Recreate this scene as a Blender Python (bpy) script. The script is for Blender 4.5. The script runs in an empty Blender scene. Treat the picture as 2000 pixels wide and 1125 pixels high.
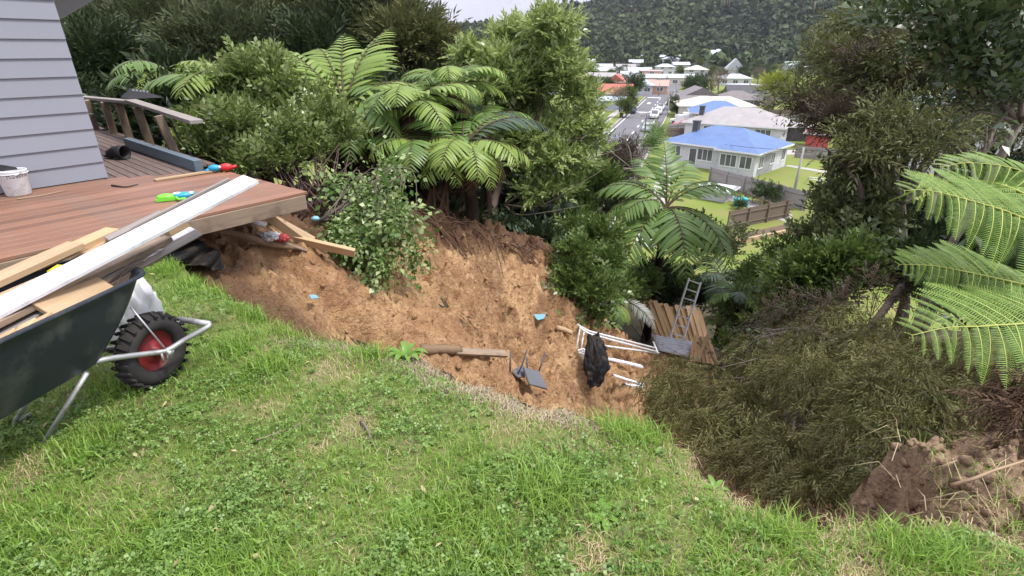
import bpy, bmesh, math, random
import numpy as np
from mathutils import Vector, Matrix, Quaternion, noise as mnoise
random.seed(7); rng = np.random.default_rng(11)
R = math.radians
scene = bpy.context.scene
C = scene.collection
# ------------------------------------------------------------------ camera
FPX, PITCH, EYE = 1050.0, R(24.0), 1.6
cp, sp = math.cos(PITCH), math.sin(PITCH)
cam = bpy.data.cameras.new('camera'); cam.sensor_width = 36; cam.lens = 36*FPX/2000
cam.clip_start = .05; cam.clip_end = 6000
co = bpy.data.objects.new('camera', cam); C.objects.link(co)
co.location = (0, 0, EYE); co.rotation_euler = (math.pi/2-PITCH, 0, 0)
scene.camera = co
# ------------------------------------------------------------------ sky, sun, exposure
SUN_EL, SUN_AZ = R(62), R(108)          # azimuth clockwise from +Y: high, from the right
w = bpy.data.worlds.new('World'); scene.world = w; w.use_nodes = True
nt = w.node_tree; bg = nt.nodes['Background']
sky = nt.nodes.new('ShaderNodeTexSky'); sky.sky_type = 'NISHITA'; sky.sun_disc = False
sky.sun_elevation = SUN_EL; sky.sun_rotation = SUN_AZ; sky.dust_density = 3; sky.altitude = 20
hs = nt.nodes.new('ShaderNodeHueSaturation'); hs.inputs['Saturation'].default_value = .30
# the cloud deck: an even grey-lilac layer with broad soft structure over the blue
tc = nt.nodes.new('ShaderNodeTexCoord'); cn = nt.nodes.new('ShaderNodeTexNoise')
cn.inputs['Scale'].default_value = 2.2; cn.inputs['Detail'].default_value = 5; cn.inputs['Roughness'].default_value = .55
mp = nt.nodes.new('ShaderNodeMapping'); mp.inputs['Scale'].default_value = (1, 1, 2.6)
cr = nt.nodes.new('ShaderNodeValToRGB')
cr.color_ramp.elements[0].position = .3; cr.color_ramp.elements[0].color = (5.0, 4.95, 6.0, 1)
cr.color_ramp.elements[1].position = .72; cr.color_ramp.elements[1].color = (7.2, 7.1, 8.3, 1)
mx = nt.nodes.new('ShaderNodeMix'); mx.data_type = 'RGBA'; mx.inputs[0].default_value = .9
L_ = nt.links.new
L_(sky.outputs[0], hs.inputs['Color']); L_(tc.outputs['Generated'], mp.inputs[0]); L_(mp.outputs[0], cn.inputs['Vector'])
# overcast sky luminance: the zenith three times the horizon
sx = nt.nodes.new('ShaderNodeSeparateXYZ'); mr_ = nt.nodes.new('ShaderNodeMapRange'); mr_.inputs[1].default_value = 0; mr_.inputs[2].default_value = 1; mr_.inputs[3].default_value = .40; mr_.inputs[4].default_value = 1.1
vm = nt.nodes.new('ShaderNodeVectorMath'); vm.operation = 'SCALE'
L_(tc.outputs['Generated'], sx.inputs[0]); L_(sx.outputs[2], mr_.inputs[0]); L_(mr_.outputs[0], vm.inputs['Scale']); L_(cr.outputs[0], vm.inputs[0])
L_(cn.outputs[0], cr.inputs[0]); L_(hs.outputs[0], mx.inputs[6]); L_(vm.outputs[0], mx.inputs[7])
L_(mx.outputs[2], bg.inputs[0]); bg.inputs[1].default_value = .115
sun = bpy.data.lights.new('sun', 'SUN'); sun.energy = 1.5; sun.angle = R(12); sun.color = (1, .96, .9)
so = bpy.data.objects.new('sun', sun); C.objects.link(so)
so.rotation_euler = Vector((math.sin(SUN_AZ)*math.cos(SUN_EL), math.cos(SUN_AZ)*math.cos(SUN_EL), math.sin(SUN_EL))).to_track_quat('Z', 'Y').to_euler()
vs = scene.view_settings; vs.view_transform = 'Standard'; vs.look = 'None'; vs.gamma = 1; vs.exposure = 1.5
scene.cycles.max_bounces = 6; scene.cycles.transparent_max_bounces = 8
# ------------------------------------------------------------------ photograph pixel -> place
def ray(u, v):
    dx, dy = (u-1000)/FPX, (562.5-v)/FPX
    return np.array([dx, cp+sp*dy, -sp+cp*dy])
def P(u, v, t): return np.array([0, 0, EYE])+ray(u, v)*t           # point at depth t metres
def G(u, v, z=0.): d = ray(u, v); return P(u, v, (z-EYE)/d[2])      # point on the level z
def depth(p): return p[1]*cp+(EYE-p[2])*sp
# ------------------------------------------------------------------ objects
def tag(o, label=None, cat=None, group=None, kind=None):
    if label: o['label'] = label
    if cat: o['category'] = cat
    if group: o['group'] = group
    if kind: o['kind'] = kind
    return o
def wl(o):
    p = Vector((0, 0, 0))
    while o: p += o.location; o = o.parent
    return p
def thing(name, label, cat, loc=(0, 0, 0), rotz=0, group=None):
    o = bpy.data.objects.new(name, None); C.objects.link(o)
    o.location = Vector(loc); o.rotation_euler = (0, 0, rotz); o.empty_display_size = .2
    return tag(o, label, cat, group)
def add(name, me, mat=None, parent=None, loc=(0, 0, 0), rot=None, local=False):
    """link a mesh; loc is the world place of its origin unless local"""
    o = bpy.data.objects.new(name, me); C.objects.link(o)
    if mat is not None and not me.materials:
        for m in (mat if isinstance(mat, (list, tuple)) else [mat]): me.materials.append(m)
    l = Vector(loc)
    if parent is not None:
        o.parent = parent
        if not local: l = l-wl(parent)
    o.location = l
    if rot is not None:
        if isinstance(rot, Quaternion): o.rotation_mode = 'QUATERNION'; o.rotation_quaternion = rot
        else: o.rotation_euler = rot
    return o
def copy_tree(o, parent=None):
    c = o.copy(); C.objects.link(c); c.parent = parent
    for ch in list(o.children): copy_tree(ch, c)
    return c
def mesh_np(name, V, Fs, smooth=False, mats=None, attr=None):
    """V (n,3); Fs list of (nf,k) index arrays; mats: list of material slot per array"""
    V = np.ascontiguousarray(V, dtype=np.float32); Fs = [np.asarray(f) for f in Fs if len(f)]
    me = bpy.data.meshes.new(name); me.vertices.add(len(V)); me.vertices.foreach_set('co', V.ravel())
    tot = np.concatenate([np.full(len(f), f.shape[1]) for f in Fs]).astype(np.int32)
    st = np.concatenate([[0], np.cumsum(tot)[:-1]]).astype(np.int32)
    li = np.concatenate([f.ravel() for f in Fs]).astype(np.int32)
    me.loops.add(len(li)); me.loops.foreach_set('vertex_index', li)
    me.polygons.add(len(tot)); me.polygons.foreach_set('loop_start', st)
    try: me.polygons.foreach_set('loop_total', tot)
    except Exception: pass
    if smooth: me.polygons.foreach_set('use_smooth', np.ones(len(tot), dtype=bool))
    if mats: me.polygons.foreach_set('material_index', np.concatenate([np.full(len(f), m) for f, m in zip(Fs, mats)]).astype(np.int32))
    if attr is not None:
        a = me.attributes.new('tint', 'FLOAT', 'POINT'); a.data.foreach_set('value', np.asarray(attr, dtype=np.float32))
    me.update(calc_edges=True); return me
class MB:
    def __init__(s): s.v = []; s.f = []; s.m = []; s.sm = []
    def poly(s, pts, faces, m=0, sm=False):
        b = len(s.v); s.v += [tuple(map(float, p)) for p in pts]
        for f in faces: s.f.append([b+i for i in f]); s.m.append(m); s.sm.append(sm)
    def box(s, a, b, m=0):
        x0, y0, z0 = a; x1, y1, z1 = b
        s.poly([(x0,y0,z0),(x1,y0,z0),(x1,y1,z0),(x0,y1,z0),(x0,y0,z1),(x1,y0,z1),(x1,y1,z1),(x0,y1,z1)],
               [(0,3,2,1),(4,5,6,7),(0,1,5,4),(1,2,6,5),(2,3,7,6),(3,0,4,7)], m)
    def tube(s, pts, rad, n=6, m=0, cap=True):
        pts = [Vector(p) for p in pts]; k = len(pts)
        if not hasattr(rad, '__len__'): rad = [rad]*k
        ref = Vector((.13, .29, .95)); vs = []
        for i in range(k):
            t = (pts[min(i+1, k-1)]-pts[max(i-1, 0)]).normalized()
            a = t.cross(ref)
            if a.length < .1: a = t.cross(Vector((1, 0, 0)))
            a.normalize(); b = t.cross(a)
            for j in range(n):
                th = 2*math.pi*j/n; vs.append(pts[i]+(a*math.cos(th)+b*math.sin(th))*rad[i])
        fs = [(i*n+j, i*n+(j+1) % n, (i+1)*n+(j+1) % n, (i+1)*n+j) for i in range(k-1) for j in range(n)]
        if cap: fs += [tuple(range(n))[::-1], tuple((k-1)*n+j for j in range(n))]
        s.poly(vs, fs, m, True)
    def lathe(s, prof, n=20, m=0, c=(0, 0, 0), R3=None):
        """prof: list of (r, z)"""
        vs = []
        for r, z in prof:
            for j in range(n):
                th = 2*math.pi*j/n; p = Vector((r*math.cos(th), r*math.sin(th), z))
                if R3 is not None: p = R3 @ p
                vs.append(p+Vector(c))
        s.poly(vs, [(i*n+j, i*n+(j+1) % n, (i+1)*n+(j+1) % n, (i+1)*n+j) for i in range(len(prof)-1) for j in range(n)], m, True)
    def mesh(s, name):
        me = bpy.data.meshes.new(name); me.from_pydata(s.v, [], s.f)
        me.polygons.foreach_set('material_index', s.m); me.polygons.foreach_set('use_smooth', s.sm); me.update(); return me
    def build(s, name, mat, parent=None, **k): return add(name, s.mesh(name), mat, parent, **k)
def bevel_box(name, sx, sy, sz, bv=.003, seg=1):
    bm = bmesh.new(); bmesh.ops.create_cube(bm, size=1)
    for v in bm.verts: v.co = Vector((v.co.x*sx, v.co.y*sy, v.co.z*sz))
    if bv: bmesh.ops.bevel(bm, geom=bm.edges[:], offset=bv, segments=seg, affect='EDGES', profile=.6)
    me = bpy.data.meshes.new(name); bm.to_mesh(me); bm.free(); return me
def orient(xdir, up=(0, 0, 1), roll=0):
    x = Vector(xdir).normalized(); y = Vector(up).cross(x).normalized(); z = x.cross(y)
    q = Matrix((x, y, z)).transposed().to_quaternion()
    return q @ Quaternion((1, 0, 0), roll)
def plank(name, p0, p1, width, thick, mat, parent=None, roll=0, bv=.003, label=None, cat=None, group=None, up=(0, 0, 1)):
    p0, p1 = Vector(p0), Vector(p1); L = (p1-p0).length
    me = bevel_box(name, L, width, thick, bv)
    o = add(name, me, mat, parent, loc=(p0+p1)/2, rot=orient(p1-p0, up, roll))
    return tag(o, label, cat, group)
def smooth_curve(pts, n):
    """Catmull-Rom through pts"""
    pts = [np.array(p, float) for p in pts]; q = [2*pts[0]-pts[1]]+pts+[2*pts[-1]-pts[-2]]; out = []
    for i in range(n):
        s = i/(n-1)*(len(pts)-1); k = min(int(s), len(pts)-2); t = s-k; a, b, c, d = q[k:k+4]
        out.append(.5*(2*b+(c-a)*t+(2*a-5*b+4*c-d)*t*t+(3*b-a-3*c+d)*t**3))
    return np.array(out)
# ------------------------------------------------------------------ instancing by numpy (joined geometry)
def unit(a): return a/np.maximum(np.linalg.norm(a, axis=-1, keepdims=True), 1e-9)
def frames(d, n):
    x = unit(d); y = unit(np.cross(n, x)); z = np.cross(x, y); return np.stack([x, y, z], axis=-1)
def inst(tv, tfs, pos, Rm, s):
    s = np.asarray(s, float)
    if s.ndim == 1: s = s[:, None]
    sv = tv[None]*s[:, None, :]
    V = pos[:, None, :]+np.einsum('nij,nmj->nmi', Rm, sv)
    off = (np.arange(len(pos))*len(tv))
    return V.reshape(-1, 3), [(f[None]+off[:, None, None]).reshape(-1, f.shape[1]) for f in tfs]
def merge(parts):
    Vs, Fs, o = [], {}, 0
    for V, F in parts:
        Vs.append(V)
        for f in F: Fs.setdefault(f.shape[1], []).append(f+o)
        o += len(V)
    return np.concatenate(Vs), [np.concatenate(x) for x in Fs.values()]
def rdir(n): return unit(rng.normal(size=(n, 3)))
LEAF_V = np.array([(0, 0, 0), (.42, .5, .10), (1, 0, -.08), (.42, -.5, .10)]); LEAF_F = [np.array([(0, 1, 2, 3)])]
def sprig(n, ln, wd, spread, stem=1., droop=.0, rseed=1):
    """a twig of n leaves along +x, unit length"""
    r = np.random.default_rng(rseed); pos, d, nn = [], [], []
    for i in range(n):
        s = (i+.6)/n*stem; a = (i % 2*2-1)*spread*(1.1-.5*s)*r.uniform(.7, 1.2); e = r.uniform(-.5, .6)
        pos.append((s, 0, -droop*s*s)); d.append((math.cos(a), math.sin(a), e*.6-droop*s)); nn.append((r.normal()*.4, r.normal()*.4, 1))
    pos, d, nn = map(np.array, (pos, d, nn))
    return inst(LEAF_V, LEAF_F, pos, frames(d, nn), np.stack([ln*r.uniform(.7, 1.15, n), wd*r.uniform(.8, 1.15, n), np.full(n, ln)], 1))
def clumps(c, rad, k, rc, shell=.75):
    c = np.asarray(c, float); out = []
    for i in range(k):
        d = unit(rng.normal(size=3)); q = rng.uniform(shell*.6, 1)
        out.append((c+d*np.array(rad)*q*(1-.35*rc/max(rad)), np.array([1, 1, .75])*rc*rng.uniform(.65, 1.25)))
    return out
def crown(cl, n, tmpl, size, up=.35, jit=.7, lump=.55, droop=0., flat=.6):
    """sprigs spread through a list of clumps (centre, radii)"""
    wts = np.array([np.prod(r)**(2/3) for c, r in cl]); wts /= wts.sum()
    ks = rng.choice(len(cl), n, p=wts); cc = np.array([c for c, r in cl])[ks]; rr = np.array([np.broadcast_to(r, 3) for c, r in cl])[ks]
    d = rdir(n); d[:, 2] = np.where(d[:, 2] < -.35, -d[:, 2]*.6, d[:, 2]); d = unit(d)
    q = lump+(1-lump)*rng.random(n)**.6; p = cc+d*rr*q[:, None]
    dr = unit(d+np.array([0, 0, up-droop])+rng.normal(size=(n, 3))*jit*.6); nn = unit(np.array([0, 0, 1.])*flat+d*.5+rng.normal(size=(n, 3))*.45)
    return inst(tmpl[0], tmpl[1], p, frames(dr, nn), size*rng.uniform(.5, 1.5, n))
# ------------------------------------------------------------------ materials
def nodes(name):
    m = bpy.data.materials.new(name); m.use_nodes = True; t = m.node_tree
    return m, t, t.nodes['Principled BSDF']
def N(t, kind, **kw):
    n = t.nodes.new('ShaderNode'+kind)
    for k, v in kw.items():
        if k.startswith('i_'): n.inputs[k[2:].replace('_', ' ')].default_value = v
        else: setattr(n, k, v)
    return n
def rgb(c): return (c[0], c[1], c[2], 1)
def mixc(t, fac, a, b, blend='MIX'):
    m = N(t, 'Mix', data_type='RGBA', blend_type=blend)
    for i, x in ((0, fac), (6, a), (7, b)):
        if hasattr(x, 'is_linked') or hasattr(x, 'links'): t.links.new(x, m.inputs[i])
        else: m.inputs[i].default_value = x if i == 0 else rgb(x)
    return m.outputs[2]
def ramp(t, src, stops):
    r = N(t, 'ValToRGB'); e = r.color_ramp.elements
    while len(e) < len(stops): e.new(.5)
    for k, (p, c) in zip(e, stops): k.position = p; k.color = rgb(c) if hasattr(c, '__len__') else (c, c, c, 1)
    t.links.new(src, r.inputs[0]); return r.outputs[0]
def noise_n(t, scale, detail=5, rough=.55, stretch=None, coord='Object', dist=0):
    out = N(t, 'NewGeometry').outputs['Position'] if coord == 'World' else N(t, 'TexCoord').outputs[coord]
    if stretch:
        mp = N(t, 'Mapping'); mp.inputs['Scale'].default_value = stretch; t.links.new(out, mp.inputs[0]); out = mp.outputs[0]
    n = N(t, 'TexNoise'); n.inputs['Scale'].default_value = scale; n.inputs['Detail'].default_value = detail
    n.inputs['Roughness'].default_value = rough; n.inputs['Distortion'].default_value = dist
    t.links.new(out, n.inputs['Vector']); return n.outputs[0]
def mat(name, c1, c2=None, scale=4, rough=.7, spec=.3, bump=0, bscale=None, stretch=None, rnd=0., metal=0., detail=5, dirt=None, contrast=.28, coord='Object', bdist=.01):
    m, t, b = nodes(name); b.inputs['Roughness'].default_value = rough; b.inputs['Specular IOR Level'].default_value = spec; b.inputs['Metallic'].default_value = metal
    if c2 is None: c2 = tuple(x*.8 for x in c1)
    n = noise_n(t, scale, detail, .6, stretch, coord)
    col = ramp(t, n, [(.5-contrast, c1), (.5+contrast, c2)])
    if dirt:
        f = ramp(t, noise_n(t, dirt[1], 6, .65, None, coord), [(.5, 0), (.72, 1)]); col = mixc(t, f, col, dirt[0])
    if rnd:
        h = N(t, 'HueSaturation'); oi = N(t, 'ObjectInfo'); mr = N(t, 'MapRange'); mr.inputs[3].default_value = 1-rnd; mr.inputs[4].default_value = 1+rnd
        t.links.new(oi.outputs['Random'], mr.inputs[0]); t.links.new(mr.outputs[0], h.inputs['Value']); t.links.new(col, h.inputs['Color']); col = h.outputs[0]
    t.links.new(col, b.inputs['Base Color'])
    if bump:
        bn = noise_n(t, bscale or scale*4, 6, .65, stretch, coord); bp = N(t, 'Bump'); bp.inputs['Strength'].default_value = bump; bp.inputs['Distance'].default_value = bdist
        t.links.new(bn, bp.inputs['Height']); t.links.new(bp.outputs[0], b.inputs['Normal'])
    return m
def leafmat(name, stops, rough=.45, transl=.3, spec=.35, patch=None, tint=None):
    """colour by leaf (island), with an optional world-scale patch colour"""
    m, t, b = nodes(name); b.inputs['Roughness'].default_value = rough; b.inputs['Specular IOR Level'].default_value = spec
    g = N(t, 'NewGeometry'); k = len(stops); col = ramp(t, g.outputs['Random Per Island'], [(i/(k-1) if k > 1 else 0, c) for i, c in enumerate(stops)] if not isinstance(stops[0][1], (tuple, list)) else stops)
    if patch:
        f = ramp(t, noise_n(t, patch[1], 4, .6, None, 'World'), [(patch[2], 0), (patch[3], 1)]); col = mixc(t, f, col, patch[0], 'MIX')
    if tint:
        a = N(t, 'Attribute', attribute_name='tint'); col = mixc(t, a.outputs['Fac'], col, tint, 'MULTIPLY')
    t.links.new(col, b.inputs['Base Color'])
    tr = N(t, 'BsdfTranslucent'); t.links.new(col, tr.inputs[0]); ms = N(t, 'MixShader'); ms.inputs[0].default_value = transl
    t.links.new(b.outputs[0], ms.inputs[1]); t.links.new(tr.outputs[0], ms.inputs[2]); t.links.new(ms.outputs[0], t.nodes['Material Output'].inputs[0])
    return m
M = {}
M['clay'] = None
def wood(name, c1, c2, rnd=.12, rough=.7, dirt=None, bump=.25): M[name] = mat(name, c1, c2, 3, rough, .3, bump, 9, (1.2, 14, 14), rnd, detail=6, dirt=dirt, bdist=.004)
wood('deck_new', (.25, .13, .082), (.165, .08, .05), .24, .48, dirt=((.165, .115, .085), 2.2))
wood('deck_old', (.17, .125, .105), (.09, .062, .052), .18, .75)
wood('pine', (.42, .305, .185), (.29, .20, .115), .14, .65)
wood('pine_fresh', (.54, .38, .22), (.42, .275, .145), .10, .65)
wood('pine_grey', (.28, .215, .15), (.17, .125, .09), .15, .75, dirt=((.10, .075, .06), 3))
wood('grey_wood', (.30, .275, .25), (.19, .17, .155), .12, .8)
wood('white_board', (.74, .745, .78), (.66, .665, .70), .04, .45, dirt=((.42, .42, .42), 7), bump=.08)
wood('paling_tan', (.66, .45, .25), (.54, .34, .17), .14, .75)
wood('paling_grey', (.33, .31, .30), (.22, .205, .20), .1, .85)
wood('paling_brown', (.22, .175, .13), (.13, .10, .08), .1, .85)
wood('blue_beam', (.13, .17, .20), (.09, .125, .15), .05, .6)
wood('log', (.25, .17, .10), (.14, .095, .06), .1, .85, bump=.6)
M['weatherboard'] = mat('weatherboard', (.25, .262, .30), (.235, .246, .284), 1.5, .5, .35, .05, 60, rnd=.025)
M['soffit'] = mat('soffit', (.62, .65, .70), (.56, .59, .64), 2, .55)
M['tray'] = mat('tray', (.013, .018, .026), (.021, .028, .038), 6, .42, .4, .05, 90, dirt=((.075, .075, .072), 5))
M['galv'] = mat('galv', (.46, .47, .48), (.34, .35, .36), 12, .5, .5, metal=.6, dirt=((.25, .22, .2), 14))
M['alu'] = mat('alu', (.80, .81, .82), (.70, .71, .73), 10, .4, .5, metal=.15)
M['whitemetal'] = mat('whitemetal', (.74, .75, .76), (.60, .60, .60), 8, .45, .4, dirt=((.40, .33, .26), 9))
M['rubber'] = mat('rubber', (.020, .020, .021), (.045, .041, .038), 8, .85, .2, .3, 60)
M['redhub'] = mat('redhub', (.20, .012, .016), (.12, .012, .014), 6, .5, .4, dirt=((.08, .04, .03), 8))
M['whiteplastic'] = mat('whiteplastic', (.72, .73, .74), (.64, .65, .66), 5, .4, .4, dirt=((.45, .42, .38), 9))
M['sack'] = mat('sack', (.75, .76, .78), (.66, .67, .70), 9, .6, .3, .3, 14)
M['black'] = mat('black', (.012, .012, .013), (.022, .022, .024), 8, .6, .3)
M['blacksheet'] = mat('blacksheet', (.004, .004, .005), (.010, .010, .011), 8, .62, .25, .35, 25, dirt=((.05, .038, .025), 6))
M['steel_dark'] = mat('steel_dark', (.055, .058, .065), (.085, .088, .095), 10, .5, .4)
M['sling'] = mat('sling', (.10, .105, .12), (.13, .135, .15), 30, .7, .3)
for k, c in dict(toy_green=(.18, .62, .05), toy_blue=(.02, .30, .50), toy_red=(.62, .03, .03), toy_cyan=(.05, .42, .48), yellow=(.75, .62, .02), blue_plastic=(.20, .42, .52), red_cloth=(.45, .05, .06), teal=(.02, .42, .48)).items():
    M[k] = mat(k, c, tuple(x*.8 for x in c), 12, .4, .45)
M['glass'] = mat('glass', (.04, .045, .055), (.16, .165, .17), .7, .1, .6)
M['bark'] = mat('bark', (.14, .105, .08), (.055, .042, .034), 7, .9, .2, .7, 22, (1, 1, .35))
M['bark_pale'] = mat('bark_pale', (.24, .21, .165), (.10, .082, .064), 6, .9, .2, .5, 20)
M['twig'] = mat('twig', (.25, .20, .16), (.13, .10, .08), 9, .9, .2)
M['twig_red'] = mat('twig_red', (.13, .085, .075), (.07, .05, .045), 9, .9, .2)
M['fern_trunk'] = mat('fern_trunk', (.055, .036, .026), (.022, .015, .012), 9, .95, .1, .9, 30, (1, 1, .3), bdist=.03)
M['root'] = mat('root', (.16, .095, .06), (.075, .045, .03), 8, .9, .2)
# foliage
M['l_privet'] = leafmat('l_privet', [(.075, .12, .025), (.15, .215, .045), (.32, .38, .15), (.10, .155, .035)], .35, .3, .5)
M['l_vine'] = leafmat('l_vine', [(.06, .13, .02), (.11, .20, .04), (.34, .42, .17), (.08, .15, .03)], .35, .3, .5)
M['l_broad'] = leafmat('l_broad', [(.15, .22, .05), (.24, .325, .08), (.44, .50, .22), (.19, .27, .06)], .3, .38, .5)
M['l_shrub'] = leafmat('l_shrub', [(.055, .095, .022), (.10, .16, .035), (.17, .235, .065)], .35, .3, .5)
M['l_dull'] = leafmat('l_dull', [(.055, .075, .026), (.095, .122, .042), (.19, .215, .10)], .38, .22, .5)
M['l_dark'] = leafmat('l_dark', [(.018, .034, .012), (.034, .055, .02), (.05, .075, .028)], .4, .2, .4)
M['l_gloss'] = leafmat('l_gloss', [(.03, .055, .018), (.05, .085, .026), (.13, .17, .085)], .26, .15, .6)
M['l_kan'] = leafmat('l_kan', [(.040, .056, .024), (.066, .086, .036), (.10, .118, .05), (.06, .066, .038)], .6, .25, .25)
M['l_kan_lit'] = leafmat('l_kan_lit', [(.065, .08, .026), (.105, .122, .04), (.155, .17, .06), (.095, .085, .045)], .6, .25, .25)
M['l_kan_red'] = leafmat('l_kan_red', [(.06, .046, .034), (.085, .06, .045), (.07, .065, .035)], .7, .2, .2)
M['l_fall'] = leafmat('l_fall', [(.085, .094, .033), (.135, .145, .046), (.21, .21, .075), (.15, .12, .06)], .6, .25, .25, patch=((.13, .11, .065), 1.9, .6, .78))
M['l_pine'] = leafmat('l_pine', [(.024, .034, .026), (.04, .053, .037), (.055, .07, .048)], .6, .2, .25)
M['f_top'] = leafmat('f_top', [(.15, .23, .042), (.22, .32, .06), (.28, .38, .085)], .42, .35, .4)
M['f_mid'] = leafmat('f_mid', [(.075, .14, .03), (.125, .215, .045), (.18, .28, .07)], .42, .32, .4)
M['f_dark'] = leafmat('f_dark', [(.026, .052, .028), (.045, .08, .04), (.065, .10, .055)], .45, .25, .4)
M['f_gold'] = leafmat('f_gold', [(.22, .20, .035), (.32, .27, .05), (.16, .2, .04)], .45, .35, .35)
M['f_near'] = leafmat('f_near', [(.11, .22, .03), (.165, .295, .045), (.22, .35, .065), (.14, .26, .04)], .4, .38, .4)
M['f_silver'] = leafmat('f_silver', [(.30, .33, .30), (.42, .45, .42), (.22, .27, .2)], .5, .3, .4)
M['rib'] = mat('rib', (.10, .075, .035), (.05, .035, .02), 8, .6)
M['rib_y'] = mat('rib_y', (.40, .42, .11), (.28, .33, .07), 8, .5)
M['f_dead'] = leafmat('f_dead', [(.075, .045, .028), (.12, .075, .045), (.05, .032, .022)], .8, .15, .15)
# ------------------------------------------------------------------ terrain
CTRL = [(-2.8,4.3,-.15),(-2.76,4.65,-.3),(-2.78,5.1,-.25),(-2.29,5.81,-.42),(-1.86,6.15,-.85),(-2.0,4.7,-.82),(-1.43,5.3,-1.24),(-1.03,6.6,-1.31),(-.65,6.0,-1.68),
 (-.27,6.0,-2.08),(.28,6.3,-2.6),(0,7.9,-2.35),(.69,7.95,-2.67),(1.34,7.43,-3.34),(2.06,7.5,-3.6),(2.5,9.0,-3.93),(1.0,9.8,-2.3),(0,9.4,-1.7),(-.86,8.5,-1.25),
 (-1.42,7.9,-1.04),(-2.3,7.7,-.6),(-1.1,9.6,-1.3),(-.3,11.3,-2.4),(4.4,12.6,-5.7),(-2,3,-1.0),(-1,2.6,-1.8),(0,2.3,-2.3),(1,1.7,-2.6),(0,0,-2.2),(.8,5,-3.0),
 (2,4,-3.3),(3.5,5,-3.9),(4,8,-4.6),(6,6,-4.6),(8,10,-6.2),(3,2,-2.9),(-4,8,-.4),(-6,10,-.6),(-8,7,0),(-12,14,-1),(-6,16,-2.5),(-3,14,-2.5),(0,14,-3.5),(2,13,-4.3),
 (-10,25,-5),(0,25,-7.5),(8,20,-8.6),(6,15,-6.8),(12,16,-9),(15,28,-12.5),(5,32,-11),(-5,35,-9),(-20,30,-5),(25,20,-11),(25,35,-13.5),(12,8,-7),(20,10,-9.5),(-30,20,-1),
 (-30,45,-8),(0,45,-13.5),(30,45,-14),(40,10,-13),(-8,2,.0),(-6,4,-.05),(-4,3,-.4),(-4.5,5.5,0),(4,-2,-3),(-5,-2,-.5),(1.9,11,-3.9),(3.3,12.2,-5.6),(3.2,13.6,-6.3),(4.6,14.2,-6.6)]
CP = np.array(CTRL, float)
def _phi(r2): return r2*np.log(r2+1e-9)*.5
_n = len(CP); _A = np.zeros((_n+3, _n+3)); _d = ((CP[:, None, :2]-CP[None, :, :2])**2).sum(-1)
_A[:_n, :_n] = _phi(_d)+np.eye(_n)*.02; _A[:_n, _n] = 1; _A[:_n, _n+1:] = CP[:, :2]; _A[_n, :_n] = 1; _A[_n+1:, :_n] = CP[:, :2].T
_W = np.linalg.solve(_A, np.concatenate([CP[:, 2], [0, 0, 0]]))
def hz(x, y):
    x, y = np.atleast_1d(x).astype(float), np.atleast_1d(y).astype(float); out = np.empty(x.shape)
    for s in range(0, len(x), 20000):
        a, b = x[s:s+20000], y[s:s+20000]; d2 = (a[:, None]-CP[:, 0])**2+(b[:, None]-CP[:, 1])**2
        out[s:s+20000] = _phi(d2)@_W[:_n]+_W[_n]+_W[_n+1]*a+_W[_n+2]*b
    return out
def hz1(x, y): return float(hz([x], [y])[0])
def fbm(P3, H=1., octv=4): return np.array([mnoise.fractal(Vector(p), H, 2.0, octv) for p in P3])
VZ = -12.0
def valley(x, y):
    x, y = np.asarray(x, float), np.asarray(y, float)
    ridge = np.interp(x, [-400, -95, 0, 143, 300, 600, 900], [2, 20, 36, 58, 118, 150, 150])
    s = np.clip((y-330)/(860-330), 0, 1.6); prof = np.where(s < 1, .18*s+.82*s**1.6, 1-(s-1)*.5)
    foot = np.clip((y-300)/200, 0, 1)
    return VZ+(ridge-VZ)*prof*foot+np.sin(x*.021+y*.013)*5*np.clip((y-380)/150, 0, 1)+np.sin(x*.05-y*.03)*2.5*np.clip((y-400)/150, 0, 1)
def grid_mesh(name, xs, ys, zf, keep=None, smooth=True):
    X, Y = np.meshgrid(xs, ys); V = np.stack([X.ravel(), Y.ravel(), zf(X.ravel(), Y.ravel())], 1); nx, ny = len(xs), len(ys)
    i = (np.arange(ny-1)[:, None]*nx+np.arange(nx-1)[None]).ravel(); F = np.stack([i, i+1, i+1+nx, i+nx], 1)
    if keep is not None:
        c = V[F].mean(1); k = keep(c[:, 0], c[:, 1]); F = F[k]; u = np.unique(F); mp_ = np.zeros(len(V), int); mp_[u] = np.arange(len(u)); V = V[u]; F = mp_[F]
    return V, F
# --- ground materials
def ground_mat(name, stops, scales, bump=.6, bscale=30, rough=.9, bdist=.03, speck=None, tint=None):
    m, t, b = nodes(name); b.inputs['Roughness'].default_value = rough; b.inputs['Specular IOR Level'].default_value = .15
    n1 = noise_n(t, scales[0], 6, .6, None, 'World'); n2 = noise_n(t, scales[1], 6, .7, None, 'World')
    c1 = ramp(t, n1, [(.32, stops[0]), (.66, stops[1])]); f = ramp(t, n2, [(.42, 0), (.68, 1)]); col = mixc(t, f, c1, stops[2])
    if speck:
        f = ramp(t, noise_n(t, speck[1], 4, .75, None, 'World', .6), [(.52, 0), (.66, 1)]); col = mixc(t, f, col, speck[0]); f = ramp(t, noise_n(t, speck[1]*.45, 5, .7, None, 'World'), [(.55, 0), (.7, .7)]); col = mixc(t, f, col, speck[2])
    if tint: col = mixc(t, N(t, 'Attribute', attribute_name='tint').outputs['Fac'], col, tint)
    t.links.new(col, b.inputs['Base Color']); bn = noise_n(t, bscale, 8, .7, None, 'World'); bp = N(t, 'Bump'); bp.inputs['Strength'].default_value = bump; bp.inputs['Distance'].default_value = bdist
    t.links.new(bn, bp.inputs['Height']); t.links.new(bp.outputs[0], b.inputs['Normal']); return m
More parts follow.
